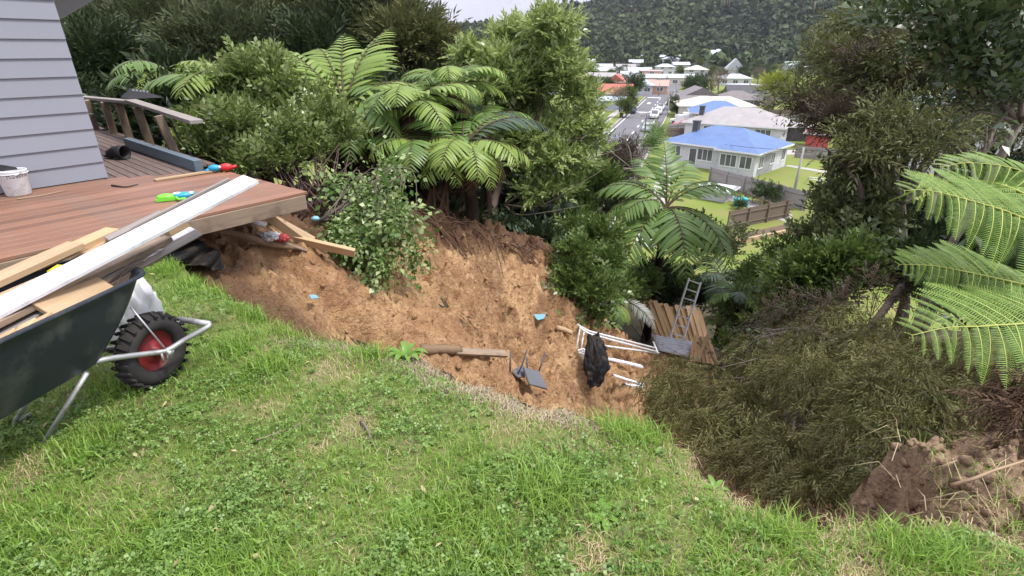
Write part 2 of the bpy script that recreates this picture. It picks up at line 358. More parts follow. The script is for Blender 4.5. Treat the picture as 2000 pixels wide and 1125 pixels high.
M['clay'] = ground_mat('clay', [(.44, .25, .125), (.68, .45, .24), (.30, .165, .085)], (1.0, 3.2), 1., 20, bdist=.08, speck=((.25, .14, .07), 17, (.72, .50, .29)), tint=(.135, .078, .048))
M['clay_bank'] = ground_mat('clay_bank', [(.36, .24, .145), (.56, .40, .26), (.24, .155, .095)], (3.5, 11), 1., 30, bdist=.06, speck=((.20, .135, .085), 32, (.6, .45, .3)))
M['lawn_soil'] = ground_mat('lawn_soil', [(.10, .15, .03), (.15, .19, .05), (.22, .19, .10)], (1.6, 3.0), .6, 60)
M['scrub'] = ground_mat('scrub', [(.03, .03, .017), (.055, .05, .028), (.08, .06, .035)], (.8, 3), .6, 12)
M['valley_grass'] = ground_mat('valley_grass', [(.115, .165, .03), (.17, .215, .045), (.20, .19, .07)], (.06, .35), .3, 3)
M['hill'] = ground_mat('hill', [(.02, .03, .014), (.035, .05, .02), (.05, .05, .03)], (.02, .1), .3, 1)
M['asphalt'] = mat('asphalt', (.16, .16, .17), (.125, .125, .133), .4, .9, .2, coord='World', dirt=((.10, .10, .105), .25))
M['concrete'] = mat('concrete', (.40, .385, .36), (.30, .29, .27), 1.2, .9, .2, coord='World')
M['paint'] = mat('paint', (.72, .72, .70), (.55, .55, .53), 2, .7, .2, coord='World')
# --- hillside (coarse) under the vegetation
def hill_z(x, y):
    z = hz(x, y); nz = fbm(np.stack([x*.5, y*.5, x*0], 1))*.12
    inside = np.clip(1-np.maximum(np.abs(x-.3)/4.3, np.abs(y-7.)/5.3), 0, .12)/.12; return z+nz-.45*inside
V, F = grid_mesh('h', np.linspace(-32, 42, 170), np.linspace(-6, 48, 120), hill_z)
tag(add('hillside', mesh_np('hillside', V, [F], True), M['scrub']), kind='structure')
# --- clay slope: fine mesh of the slip
def slip_z(x, y):
    z = hz(x, y); n = len(x); o = np.zeros(n)
    gul = fbm(np.stack([x*.55+y*.12, y*2.3-x*.35, o], 1), .9, 4); big = fbm(np.stack([x*1.1, y*1.1, o+4], 1), 1., 3); clod = fbm(np.stack([x*5.5, y*5.5, o+9], 1), .8, 4)
    fine = fbm(np.stack([x*16, y*16, o+2], 1), .8, 3); c2 = np.abs(fbm(np.stack([x*2.6, y*3.4, o+20], 1), .9, 3))
    rough_low = np.clip((y-4.5)/3, .4, 1)
    ledge = (np.abs(((z*3.1+gul*.9) % 1)-.5)-.25)*.16*np.clip((y-5)/2, 0, 1)
    d = .22*gul+.11*big+.15*clod*rough_low+.07*fine-.2*c2+ledge*1.4
    # two washed-out runnels down from below the deck and under the trees
    for (ax, ay, bx, by, wd, dp) in ((-2.45, 5.35, -.9, 5.2, .13, .32), (-1.75, 6.6, .2, 6.6, .2, .26), (-.6, 8.4, .3, 7.2, .2, .25)):
        L = math.hypot(bx-ax, by-ay); s = np.clip(((x-ax)*(bx-ax)+(y-ay)*(by-ay))/L/L, 0, 1); dd = np.hypot(x-ax-s*(bx-ax), y-ay-s*(by-ay))+.07*big
        d -= dp*np.exp(-(dd/wd)**2)*np.sin(np.pi*np.clip(s*.9+.08, 0, 1))
    s = np.clip((x+1.6)/2.4, 0, 1); d -= .34*np.exp(-((y-6.85-.25*s)/.55)**2)*np.sin(np.pi*np.clip(s*.8+.15, 0, 1))
    return z+d+.16*sstep((scarp_d(x, y)+.10*clod+.06*big)/.22)*sstep((x+2.0)/.5)*sstep((2.1-x)/.5)
def sstep(t): t = np.clip(t, 0, 1); return t*t*(3-2*t)
def scarp_d(x, y): return y-np.interp(x, [-2.9, -2.4, -1.9, -1.2, 0, 1, 1.7], [5.5, 6.0, 6.75, 7.9, 8.95, 9.35, 9.9])
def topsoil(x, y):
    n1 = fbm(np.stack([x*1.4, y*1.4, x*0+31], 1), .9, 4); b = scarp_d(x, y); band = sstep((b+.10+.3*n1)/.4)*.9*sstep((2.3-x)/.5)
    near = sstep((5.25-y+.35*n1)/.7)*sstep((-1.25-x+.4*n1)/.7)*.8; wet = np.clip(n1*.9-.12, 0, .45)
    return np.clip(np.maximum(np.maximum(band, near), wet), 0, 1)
xs = np.arange(-4.2, 4.6, .035); ys = np.concatenate([np.arange(2.0, 9, .035), np.arange(9, 12.2, .06)])
V, F = grid_mesh('s', xs, ys, slip_z)
SLIP = (xs, ys, V[:, 2].reshape(len(ys), len(xs)))
def slip1(x, y):
    i = min(np.searchsorted(xs, x), len(xs)-1); j = min(np.searchsorted(ys, y), len(ys)-1); return float(SLIP[2][j, i])
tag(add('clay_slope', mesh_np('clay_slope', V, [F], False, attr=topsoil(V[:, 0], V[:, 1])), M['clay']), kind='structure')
# loose clods of clay on the slip
ico = bmesh.new(); bmesh.ops.create_icosphere(ico, subdivisions=1, radius=1); ICO_V = np.array([v.co[:] for v in ico.verts]); ICO_F = np.array([[v.index for v in f.verts] for f in ico.faces]); ico.free()
n = 1500; px = rng.uniform(-2.6, 3, n); py = rng.uniform(4.6, 9.2, n); pz = np.array([slip1(a, b) for a, b in zip(px, py)])
tv = ICO_V*(1+.35*rng.normal(size=(len(ICO_V), 1))*.6); sz = .01+.035*rng.random(n)**5
V, F = inst(tv, [ICO_F], np.stack([px, py, pz+sz*.3], 1), frames(rdir(n), rdir(n)), sz[:, None]*rng.uniform(.6, 1.2, (n, 3)))
tag(add('clay_clods', mesh_np('clods', V, F), M['clay']), 'loose clods of orange clay scattered over the slip', 'soil', kind='stuff')
# --- lawn
EDGE_PX = [(-700,440),(0,500),(275,500),(335,510),(385,535),(430,558),(480,588),(540,622),(600,643),(660,652),(740,668),(820,688),(870,712),(930,737),(1000,752),(1060,776),(1130,796),(1200,806),(1262,816),
           (1330,848),(1372,902),(1412,922),(1470,956),(1512,980),(1560,1000),(1605,1010),(1655,992),(1710,1002),(1765,990),(1850,1000),(2050,1040)]
EDGE = [tuple(G(u, v)[:2]) for u, v in EDGE_PX]
_e = smooth_curve([(a, b, 0) for a, b in EDGE], 260)[:, :2]
_e += np.stack([fbm(np.stack([_e[:, 0]*5, _e[:, 1]*5, _e[:, 0]*0+k], 1), .8, 4)*.05 for k in (1, 7)], 1)
POLY = np.concatenate([_e, [(5, .9), (5, -2.5), (-9, -2.5), (-9, 4.5)]])
def inside(x, y):
    c = np.zeros(x.shape, bool); j = len(POLY)-1
    for i in range(len(POLY)):
        xi, yi = POLY[i]; xj, yj = POLY[j]
        if yi != yj: c ^= ((yi > y) != (yj > y)) & (x < (xj-xi)*(y-yi)/(yj-yi)+xi)
        j = i
    return c
def edge_d(x, y):
    d = np.full(x.shape, 9.)
    for i in range(len(_e)-1):
        ax, ay = _e[i]; bx, by = _e[i+1]; l2 = (bx-ax)**2+(by-ay)**2+1e-12; s = np.clip(((x-ax)*(bx-ax)+(y-ay)*(by-ay))/l2, 0, 1)
        d = np.minimum(d, (x-ax-s*(bx-ax))**2+(y-ay-s*(by-ay))**2 if False else np.hypot(x-ax-s*(bx-ax), y-ay-s*(by-ay)))
    return d
def lawn_z(x, y):
    o = np.zeros(len(x)); d = edge_d(x, y)
    return .035*fbm(np.stack([x*.9, y*.9, o], 1))+.012*fbm(np.stack([x*6, y*6, o+3], 1))-.07*np.exp(-(d/.12)**1.5)*(x > -2.6)
lx, ly = np.arange(-6.5, 4.4, .04), np.arange(-.8, 5., .04)
V, F = grid_mesh('l', lx, ly, lawn_z, inside)
# skirt: the torn turf edge, hanging a little and then the raw scarp
cnt = {}
for f in F:
    for a, b in zip(f, np.roll(f, -1)): cnt[(int(a), int(b))] = 1
bnd = [(a, b) for a, b in cnt if (b, a) not in cnt]
Vl = V.tolist(); lay = {}
cen = np.array([-1.5, 1.0])
def below(i, k):
    if (i, k) not in lay:
        x, y, z = V[i]; o = np.array([x, y])-cen; o = o/np.linalg.norm(o); out, dz = ((.02, -.06), (.0, -.16), (-.03, -.4), (.10, -1.2), (.35, -2.6))[k]
        j = [mnoise.fractal(Vector((x*7, y*7, k*3.+q)), .8, 2, 3)*.05 for q in (0, 5)]
        lay[(i, k)] = len(Vl); Vl.append([x+o[0]*(out+j[0]), y+o[1]*(out+j[0]), z+dz+j[1]])
    return lay[(i, k)]
SK = []
for a, b in bnd:
    p = (a, b)
    for k in range(5):
        q = (below(a, k), below(b, k)); SK.append((p[0], q[0], q[1], p[1])[::-1]); p = q
me = mesh_np('lawn', np.array(Vl), [F, np.array(SK)], True, mats=[0, 1]); me.materials.append(M['lawn_soil']); me.materials.append(M['clay_bank'])
tag(add('lawn', me), kind='structure')
def lawn1(x, y): return float(lawn_z(np.array([x]), np.array([y]))[0])
# --- clay bank at the right end of the lawn
def bank_r(x, y):
    d = fbm(np.stack([x*2.5, y*2.5, np.zeros(len(x))], 1), .9, 4)
    return 1-np.clip(np.maximum((2.0+.16*d-x)/.24, np.maximum((y-2.12-.08*d)/.12, (1.5-y)/.35)), 0, 1), d
def bank_z(x, y):
    r, d = bank_r(x, y); o = np.zeros(len(x))
    return -1.3+(1.12+.12*np.clip((x-2.0), 0, 1)+.06*d)*np.sin(r*math.pi/2)**.7+.09*fbm(np.stack([x*9, y*9, o+5], 1), .7, 5)+.05*np.abs(fbm(np.stack([x*4, y*4, o+15], 1), .8, 3))+.12*np.clip(x-2.3, 0, 1)
V, F = grid_mesh('b', np.arange(1.6, 4.4, .02), np.arange(1.1, 2.6, .02), bank_z, lambda x, y: bank_r(x, y)[0] > .02)
tag(add('clay_bank', mesh_np('clay_bank', V, [F], False), M['clay_bank']), kind='structure')
n = 1500; px = rng.uniform(1.72, 3.2, n); py = rng.uniform(1.2, 2.15, n); pz = bank_z(px, py); sz = .006+.03*rng.random(n)**3; k = pz > -1.15
V, F = inst(tv, [ICO_F], np.stack([px, py, pz+sz*.2], 1)[k], frames(rdir(n), rdir(n))[k], (sz[:, None]*rng.uniform(.6, 1.3, (n, 3)))[k])
tag(add('bank_rubble', mesh_np('rubble', V, F), M['clay_bank']), 'crumbled clay rubble clinging to the bank right of the hole', 'soil', kind='stuff')
# --- valley floor and the bush-clad hill, one sheet to the horizon
gx = np.concatenate([np.linspace(-2600, -420, 12)[:-1], np.linspace(-420, 720, 96), np.linspace(720, 2600, 10)[1:]])
gy = np.concatenate([np.linspace(16, 290, 20)[:-1], np.linspace(290, 1000, 70), np.linspace(1000, 3200, 8)[1:]])
V, F = grid_mesh('v', gx, gy, valley); me = mesh_np('valley_ground', V, [F], True)
me.materials.append(M['valley_grass']); me.materials.append(M['hill']); ci = V[F].mean(1); me.polygons.foreach_set('material_index', ((ci[:, 1] > 330)).astype(np.int32))
tag(add('valley_ground', me), kind='structure')
# --- road
RD = np.array([.305, .952]); RN = np.array([.952, -.305]); R0 = np.array([25.8, 111.8])
def rp(s, n, z=0): q = R0+RD*s+RN*n; return (q[0], q[1], VZ+z)
def strip(name, s0, s1, n0, n1, z, m, kind='structure', th=None):
    b = MB(); top = [rp(s0, n0, z), rp(s0, n1, z), rp(s1, n1, z), rp(s1, n0, z)]
    if th: top += [(x, y, zz-th) for x, y, zz in top]; b.poly(top, [(0, 1, 2, 3), (4, 7, 6, 5), (0, 4, 5, 1), (1, 5, 6, 2), (2, 6, 7, 3), (3, 7, 4, 0)])
    else: b.poly(top, [(0, 1, 2, 3)])
    return tag(b.build(name, m), kind=kind)
strip('road', -75, 140, -4.6, 4.2, .02, M['asphalt']); strip('cross_street', 66, 75, -160, 130, .024, M['asphalt'])
for s in range(-70, 64, 9): strip('road_marking', s, s+3.2, -.12, .12, .028, M['paint'])
strip('road_marking', -70, 58, -4.0, -3.82, .028, M['paint']); strip('road_marking', -60, 58, 2.3, 2.44, .028, M['paint']); strip('road_marking', 62, 64, -4, 0, .028, M['paint'])
strip('road_marking', 42, 46, -2.4, -1.6, .028, M['paint']); strip('road_marking', 20, 21, -3, 0, .028, M['paint'])
strip('kerb', -75, 65, 4.2, 4.4, .14, M['concrete'], th=.3); strip('kerb', -75, 65, -4.8, -4.6, .14, M['concrete'], th=.3)
strip('footpath', -75, 65, 6.6, 8.2, .03, M['concrete']); strip('footpath', -75, 65, -8, -6.6, .03, M['concrete'])
for s in (-24, 6, 30, 50): strip('driveway', s, s+3, 8.2, 15, .034, M['concrete'])
for s in (-5, 22, 44): strip('driveway', s, s+3.5, -16, -8, .034, M['concrete'])
# ------------------------------------------------------------------ decks, house, railing
DZ = .30; DC = np.array([-2.06, 5.26]); Dd = np.array([-.606, -.795]); De = np.array([-.795, .606])
def dp(d, e, z): q = DC+Dd*d+De*e; return Vector((q[0], q[1], z))
deck = thing('timber_deck', 'reddish-brown new timber deck jutting out over the slip beside the grey house', 'deck', dp(1.5, 1.2, 0))
bw = .14; e = .07
i = 0
while e < 2.34:
    d0 = -.03+random.uniform(-.008, .008) if e < 1.6 else (e-1.6)/.7*.97
    plank('board', dp(4.4, e, DZ-.014), dp(d0, e, DZ-.014), bw-.008, .028, M['deck_new'], deck, bv=.003)
    e += bw; i += 1
plank('fascia_beam', dp(4.4, -.012+.022, DZ-.10), dp(.0, .01, DZ-.10), .045, .14, M['pine_grey'], deck)
plank('end_beam', dp(.03, .04, DZ-.115), dp(.03, 1.6, DZ-.115), .04, .16, M['pine_grey'], deck)
for d in (.55, 1.1, 1.65, 2.2, 2.75, 3.3): plank('joist', dp(d, .05, DZ-.10), dp(d, 2.2, DZ-.10), .045, .138, M['pine_grey'], deck)
for d, e in ((1.75, .5), (3.3, .5), (1.75, 1.8), (.9, 1.9)): plank('pile', dp(d, e, -.7), dp(d, e, DZ-.17), .1, .1, M['pine_grey'], deck, up=(0, 1, 0))
# old deck, boards along the railing
Oc = np.array([-4.49, 7.28]); Og = np.array([-.745, .667]); Oh = np.array([-.667, -.745])
def op(g, h, z): q = Oc+Og*g+Oh*h; return Vector((q[0], q[1], z))
old = thing('weathered_deck', 'weathered grey-brown deck strip running along the house side below the railing', 'deck', op(1.5, .5, 0))
h = -.12
while h < 1.75:
    plank('board', op(-1.25 if h > .1 else -.85, h, DZ-.034), op(6.5, h, DZ-.034), .088, .028, M['deck_old'], old, bv=.003); h += .098
plank('edge_beam', op(-.8, -.1, DZ-.13), op(6.5, -.1, DZ-.13), .045, .15, M['pine_grey'], old)
for g in (-.5, 1.5, 3.5, 5.5): plank('pile', op(g, .1, -1.2), op(g, .1, DZ-.05), .1, .1, M['pine_grey'], old, up=(0, 1, 0))
# railing
rail = thing('deck_railing', 'low timber railing with leaning square posts along the weathered deck', 'railing', op(1.9, -.02, DZ-.02))
cap = [P(150, 186, 9.9), P(235, 197, 8.6), P(385, 241, 6.55)]
for (bu, bv_), (tu, tv_), t in (((188,254),(167,196),9.4), ((223,262),(203,199),8.9), ((253,269),(232,202),8.4), ((295,286),(267,209),7.75), ((345,306),(309,226),7.1)):
    b0 = G(bu, bv_, DZ-.03); d_ = ray(tu, tv_); tt = (b0[1])/(d_[1])*.99; plank('post', b0, P(tu, tv_, tt), .1, .075, M['pine_grey'], rail, up=(Og[0], Og[1], 0))
rc = plank('rail_cap', P(160, 190, 10.1), P(262, 200, 7.95), .15, .045, M['grey_wood'], rail)
rc = plank('rail_cap', P(255, 197, 7.95), P(384, 238, 6.5), .15, .045, M['grey_wood'], rail)
plank('painted_beam', G(250, 278, DZ+.07), G(388, 324, DZ+.05), .09, .13, M['blue_beam'], label='blue-grey painted beam lying along the edge of the weathered deck', cat='beam')
mb = MB(); mb.tube([P(330, 232, 6.9), P(352, 275, 6.9), P(385, 318, 6.7), P(398, 330, 6.6)], .012, 5); mb.build('black_strap', M['black']); tag(bpy.data.objects['black_strap'], 'black strap hanging from the rail cap end to the deck', 'strap')
# black peaked cover on the rail
mb = MB(); a = P(262, 191, 8.2); s_ = .40
mb.poly([a+np.array(q)*s_ for q in ((-.65,.2,0),(.1,-.5,0),(1.05,.15,.0),(.2,.6,0),(-.08,.05,.34),(.15,.1,.31))], [(0,1,4),(1,2,5,4),(2,3,5),(3,0,4,5),(3,2,1,0)])
blk = mb.build('black_cover', M['black']); tag(blk, 'black peaked plastic cover with pale lettering sitting on the railing', 'cover')
mb = MB()
for k in range(5): q = a+np.array((.05+.045*k, -.05+.012*k, .115-.006*k))*1; mb.box(q-np.array((.015, .001, .012)), q+np.array((.015, .001, .012)))
mb.build('lettering', M['whiteplastic'], blk)
# house
HC = dp(.94, 2.3, 0)
house = thing('weatherboard_house', 'pale grey weatherboard house wall standing at the back of the deck', 'house', HC)
HD = Vector((Dd[0], Dd[1], 0)); HE = Vector((De[0], De[1], 0))
z = DZ+.01; bh = .172; k = 0
wbm = []
while z < 3.0:
    # lapped board: bottom edge proud of the one below
    L = 4.2; mb = MB(); th = .03; n_ = -HE
    o = HC+Vector((0, 0, z)); pts = []
    for s in (0, L):
        for (off, zz) in ((.0, 0), (th, 0), (.012, bh+.02), (0, bh+.02)): pts.append(o+HD*s+n_*off+Vector((0, 0, zz)))
    mb.poly([p-o for p in pts], [(0, 1, 2, 3), (7, 6, 5, 4), (1, 5, 6, 2), (0, 4, 5, 1), (3, 2, 6, 7), (0, 3, 7, 4)])
    mb.build('weatherboard', M['weatherboard'], house, loc=o); z += bh
mb = MB(); o = HC
for (p, q, n_) in ((HD*0, HD*4.2, HE),):
    c0 = [HC+HE*.004+Vector((0, 0, -.4)), HC+HD*4.2+HE*.004+Vector((0, 0, -.4)), HC+HD*4.2+HE*6+Vector((0, 0, -.4)), HC+HE*6+Vector((0, 0, -.4))]
    mb.poly(c0+[c+Vector((0, 0, 3.5)) for c in c0], [(0, 1, 5, 4), (1, 2, 6, 5), (2, 3, 7, 6), (3, 0, 4, 7), (4, 5, 6, 7)])
mb.build('wall', M['weatherboard'], house)
mb = MB(); q = [P(90, -60, 5.6), P(280, -58, 6.0), P(123, 36, 7.9), P(40, 40, 8.2)]; mb.poly(q+[p+np.array((0, 0, .12)) for p in q], [(3, 2, 1, 0), (4, 5, 6, 7), (0, 1, 5, 4), (1, 2, 6, 5), (2, 3, 7, 6), (3, 0, 4, 7)])
mb.build('soffit', M['soffit'], house)
# things on the deck
def bucket():
    c = Vector(G(38, 380, DZ+.001)); t = thing('plastic_bucket', 'white plastic paint bucket with a printed name on the new deck against the wall', 'bucket', c); s = .88
    mb = MB(); mb.lathe([(.0, .002), (.108, .002), (.112, .01), (.135, .255), (.139, .262), (.139, .272), (.131, .272), (.128, .262), (.106, .014), (0, .012)], 28); mb.lathe([(.136, .235), (.145, .235), (.145, .243), (.136, .243)], 28)
    mb.v = [(x*s, y*s, z_*s) for x, y, z_ in mb.v]; mb.build('pail', M['whiteplastic'], t, loc=c)
    mb = MB(); mb.tube([Vector((.128*math.cos(a), .128*math.sin(a)-.02, .225-.045*math.sin(a-math.pi)))*1. for a in np.linspace(math.pi*1.02, math.pi*1.98, 12)], .003, 5); mb.build('handle', M['galv'], t, loc=c)
    view = math.atan2(-c.y, -c.x)
    # printed name, wrapped on the side facing the lawn
    cu = bpy.data.curves.new('printed_name', 'FONT'); cu.body = 'Resene'; cu.size = .062; cu.extrude = .0006; cu.align_x = 'CENTER'
    to = bpy.data.objects.new('tmp', cu); C.objects.link(to); bpy.context.view_layer.update(); me = bpy.data.meshes.new_from_object(to.evaluated_get(bpy.context.evaluated_depsgraph_get())); C.objects.unlink(to); bpy.data.objects.remove(to)
    for v in me.vertices:
        z_ = .175+v.co.y; r = (.112+.023*(z_/.255))*s+.0012+v.co.z; a = view+v.co.x/r+.35; v.co = Vector((r*math.cos(a), r*math.sin(a), z_*1.0))
    add('printed_name', me, M['black'], t, loc=c)
    cl = MB(); pts = [(-.12,-.07,.245),(.03,-.12,.25),(.10,-.02,.248),(-.02,.09,.25),(-.06,-.02,.295),(.02,-.01,.275)]; cl.poly(pts, [(0,1,5,4),(1,2,5),(2,3,4,5),(3,0,4),(0,3,2,1)])
    o = cl.build('black_rag', M['black'], None, loc=c); tag(o, 'crumpled black rag lying over the top of the white bucket', 'rag')
bucket()
def blob(mb, c, r, m, seg=12):
    bm = bmesh.new(); bmesh.ops.create_uvsphere(bm, u_segments=seg, v_segments=8, radius=1); mb.poly([Vector(c)+Vector((v.co.x*r[0], v.co.y*r[1], v.co.z*r[2])) for v in bm.verts], [[v.index for v in f.verts] for f in bm.faces], m, True); bm.free()
# green and blue toy water blaster
def parts_thing(name, label, cat, loc, rotz, parts):
    t = thing(name, label, cat, loc, rotz)
    for nm, m, fn in parts:
        mb = MB(); fn(mb); mb.build(nm, M[m], t, local=True)
    return t
c = G(345, 390, DZ+.001)
parts_thing('toy_blaster', 'green and turquoise toy water blaster lying on the new deck', 'toy', c, R(25), [
    ('tank', 'toy_blue', lambda m: blob(m, (.06, .0, .035), (.085, .05, .034), 0)), ('body', 'toy_green', lambda m: (blob(m, (-.08, -.01, .035), (.08, .042, .034), 0), m.box((-.16, -.05, .006), (.02, -.03, .03)))),
    ('barrel', 'toy_cyan', lambda m: m.tube([(-.02, .03, .04), (.16, .035, .035)], .022, 10)), ('grip', 'toy_green', lambda m: m.tube([(.0, -.02, .03), (.03, -.09, .02), (.09, -.085, .02)], .014, 8)), ('trim', 'whiteplastic', lambda m: (blob(m, (.02, -.005, .058), (.045, .022, .014), 0), blob(m, (.13, .0, .05), (.02, .03, .015), 0))), ('nozzle', 'black', lambda m: m.tube([(.15, -.03, .03), (.19, -.03, .03)], .016, 10))])
c = G(432, 336, DZ+.001)
parts_thing('toy_blaster', 'red and blue toy water blaster at the outer edge of the new deck', 'toy', c, R(20), [
    ('body', 'toy_red', lambda m: (blob(m, (.06, 0, .05), (.075, .04, .045), 0), m.tube([(.1, 0, .04), (.17, .02, .055)], .018, 8))), ('tank', 'toy_blue', lambda m: blob(m, (-.06, 0, .05), (.07, .045, .04), 0)), ('grip', 'toy_blue', lambda m: m.tube([(-.1, 0, .04), (-.16, -.02, .02)], .02, 8)), ('stripe', 'whiteplastic', lambda m: m.tube([(-.002, -.03, .06), (-.002, .03, .06)], .014, 8))])
c = G(230, 310, DZ-.018)
parts_thing('gumboot', 'short black rubber boot lying on its side on the weathered deck', 'boot', c, R(-15), [
    ('shaft', 'black', lambda m: m.lathe([(.0, -.02), (.075, -.02), (.085, .06), (.09, .15), (.08, .15), (.07, .0)], 14, 0, (.0, 0, .088), Matrix.Rotation(R(90), 3, 'Y'))), ('foot', 'black', lambda m: blob(m, (-.06, 0, .07), (.1, .06, .06), 0)), ('sole', 'rubber', lambda m: blob(m, (-.1, 0, .03), (.12, .055, .025), 0))])
plank('loose_plank', G(302, 352, DZ+.012), G(452, 328, DZ+.02), .07, .022, M['pine'], label='thin weathered plank lying across the joint of the two decks', cat='plank')
def stick(name, pts, r, m, label, n=14, cat='stick', taper=.4):
    c = smooth_curve(pts, n); mb = MB(); j = [mnoise.noise(Vector(p)*9)*r*.7 for p in c]
    mb.tube([p+np.array((a, -a, a*.4)) for p, a in zip(c, j)], [r*(1-(1-taper)*i/(n-1)) for i in range(n)], 6); return tag(mb.build(name, m), label, cat)
stick('curved_stick', [G(33, 389, DZ+.008), G(80, 382, DZ+.012), G(130, 371, DZ+.008)], .007, M['pine'], 'thin pale curved stick on the new deck by the bucket')
stick('dark_rod', [G(218, 362, DZ+.01), G(245, 365, DZ+.008), G(270, 360, DZ+.01)], .010, M['black'], 'short dark rod lying on the new deck')
# ------------------------------------------------------------------ wheelbarrow
BF = Vector((.28, .96, 0)); BR = Vector((.96, -.28, 0))
wc = Vector((-1.83, 2.37, .20)); wb = thing('wheelbarrow', 'dark navy wheelbarrow heaped with timber offcuts on the lawn', 'wheelbarrow', (wc.x, wc.y, 0))
def tyre():
    Rm = Matrix((BF, Vector((0, 0, 1)), BR)).transposed()   # local z = axle
    t = MB(); prof = []
    for a in np.linspace(-2.35, 2.35, 15): prof.append((.140+.046*math.cos(a)*1.0, .052*math.sin(a)))
    t.lathe(prof+[prof[0]], 40, 0, wc, Rm); ty = t.build('tyre', M['rubber'], wb)
    lug = MB(); n = 26
    for k in range(n):
        for sd in (-1, 1):
            a = 2*math.pi*(k+(.5 if sd > 0 else 0))/n; ps = []
            for (rr, aa, zz) in ((.185, -.045, .004), (.185, .05, .004), (.172, .105, .052), (.172, .02, .052), (.199, -.03, .004), (.199, .04, .004), (.183, .095, .058), (.183, .025, .058)):
                ps.append(wc+Rm@Vector((rr*math.cos(a+aa), rr*math.sin(a+aa), zz*sd)))
            lug.poly(ps, [(4, 5, 6, 7), (0, 1, 5, 4), (1, 2, 6, 5), (2, 3, 7, 6), (3, 0, 4, 7)])
    tag(lug.build('tread_lugs', M['rubber'], ty), kind='stuff')
    hb = MB(); hb.lathe([(.128, -.035), (.128, .03), (.118, .034), (.108, .012), (.06, .004), (.045, .02), (.022, .022), (.022, .04), (0, .04)], 32, 0, wc, Rm); hb.lathe([(.128, .035), (.128, -.03), (.118, -.034), (.06, -.004), (0, -.02)], 32, 0, wc, Rm)
    hb.build('hub', M['redhub'], wb)
    ax = MB(); ax.tube([wc-BR*.11, wc+BR*.11], .009, 8); ax.build('axle', M['galv'], wb)
tyre()
NA = [Vector(G(150, 722, .31))-BR*.03, G(205, 702, .30), G(286, 691, .235), wc+BR*.095+Vector((0, 0, .012)), G(360, 664, .235), G(402, 641, .275), G(410, 633, .285)]
off = -BR*.2
fr = MB(); fr.tube(smooth_curve(NA, 26), .0135, 10); fr.build('frame_arm', M['galv'], wb)
fr = MB(); fr.tube(smooth_curve([Vector(p)+off for p in NA], 26), .0135, 10); fr.build('frame_arm', M['galv'], wb)
fr = MB(); fr.tube([Vector(NA[-1]), Vector(NA[-1])+off], .016, 8); fr.build('nose_bar', M['galv'], wb)
bk = MB(); p = wc+BR*.105; bk.tube([p, G(255, 600, .47)], .005, 6); bk.build('strut', M['galv'], wb)
bk = MB(); bk.tube([wc-BR*.1, Vector(G(255, 600, .47))-BR*.22], .005, 6); bk.build('strut', M['galv'], wb)
bk = MB(); p = wc+BR*.108
for a in range(3): bk.tube([p+Vector((0, 0, .02))-BF*.04*a+BF*.04, p-Vector((0, 0, .03))-BF*.02*a], .006, 6)
bk.lathe([(.0, 0), (.014, 0), (.014, .012), (0, .012)], 8, 0, p, Matrix((BF, Vector((0, 0, 1)), BR)).transposed()); bk.build('axle_bracket', M['galv'], wb)
# tray: hollow shell, wide rolled rim
NFt, NFb = Vector(G(286, 530, .63)), Vector(G(208, 700, .305))
NRt, NRb = Vector((-1.87, 1.42, .66)), Vector((-2.0, 1.5, .30)); FD = -BR
T = [NFt, NRt, NRt+FD*.66, NFt+FD*.50+BF*.02]; B = [NFb, NRb, NRb+FD*.42, NFb+FD*.34]
def tray():
    def ring(t): # cross-section ring at level t (0 bottom,1 top), rounded corners
        cs = [B[i].lerp(T[i], t)+Vector((0, 0, 0)) for i in range(4)]; bulge = .02*math.sin(t*math.pi); out = []
        for i in range(4):
            a, b, c2 = cs[i-1], cs[i], cs[(i+1) % 4]; u, v = (a-b).normalized(), (c2-b).normalized(); r = .09
            for s in np.linspace(0, 1, 6): out.append((b+u*r)*(1-s)**2+b*2*s*(1-s)+(b+v*r)*s*s)
        cc = sum(cs, Vector())/4
        return [p+(p-cc).normalized()*bulge for p in out]
    mb = MB(); lv = [0, .12, .3, .5, .7, .85, 1]; rings = [ring(t) for t in lv]; n = len(rings[0])
    cc = sum(T, Vector())/4; top = rings[-1]
    rings.append([p+(p-cc).normalized()*.022+Vector((0, 0, .004)) for p in top]); rings.append([p+(p-cc).normalized()*.026-Vector((0, 0, .012)) for p in top]) 
    allr = rings
    pts = [p for r in allr for p in r]; k = len(allr)
    fs = [(i*n+j, i*n+(j+1) % n, (i+1)*n+(j+1) % n, (i+1)*n+j) for i in range(k-1) for j in range(n)]
    mb.poly(pts, fs, 0, True); b0 = rings[0]; mb.poly(b0+[sum(b0, Vector())/n-Vector((0, 0, .01))], [(j, n, (j+1) % n) for j in range(n)], 0, True)
    inner = [ring(t) for t in (0.06, .5, .985)]; ci = cc; inner = [[p-(p-Vector((cc.x, cc.y, p.z))).normalized()*.008 for p in r] for r in inner]
    mb.poly([p for r in inner for p in r], [(i*n+(j+1) % n, i*n+j, (i+1)*n+j, (i+1)*n+(j+1) % n) for i in range(2) for j in range(n)]+[tuple(range(n))], 0, True)
    mb.build('tray', M['tray'], wb)
tray()
for (fu, fv, tp) in ((88, 868, G(170, 728, .30)), (30, 830, G(68, 762, .27))):
    f = G(fu, fv, 0.0); lg = MB(); lg.tube([tp, f+np.array((0, 0, .012)), f+np.array((.02, .07, .008))], .011, 7); lg.build('leg', M['galv'], wb)
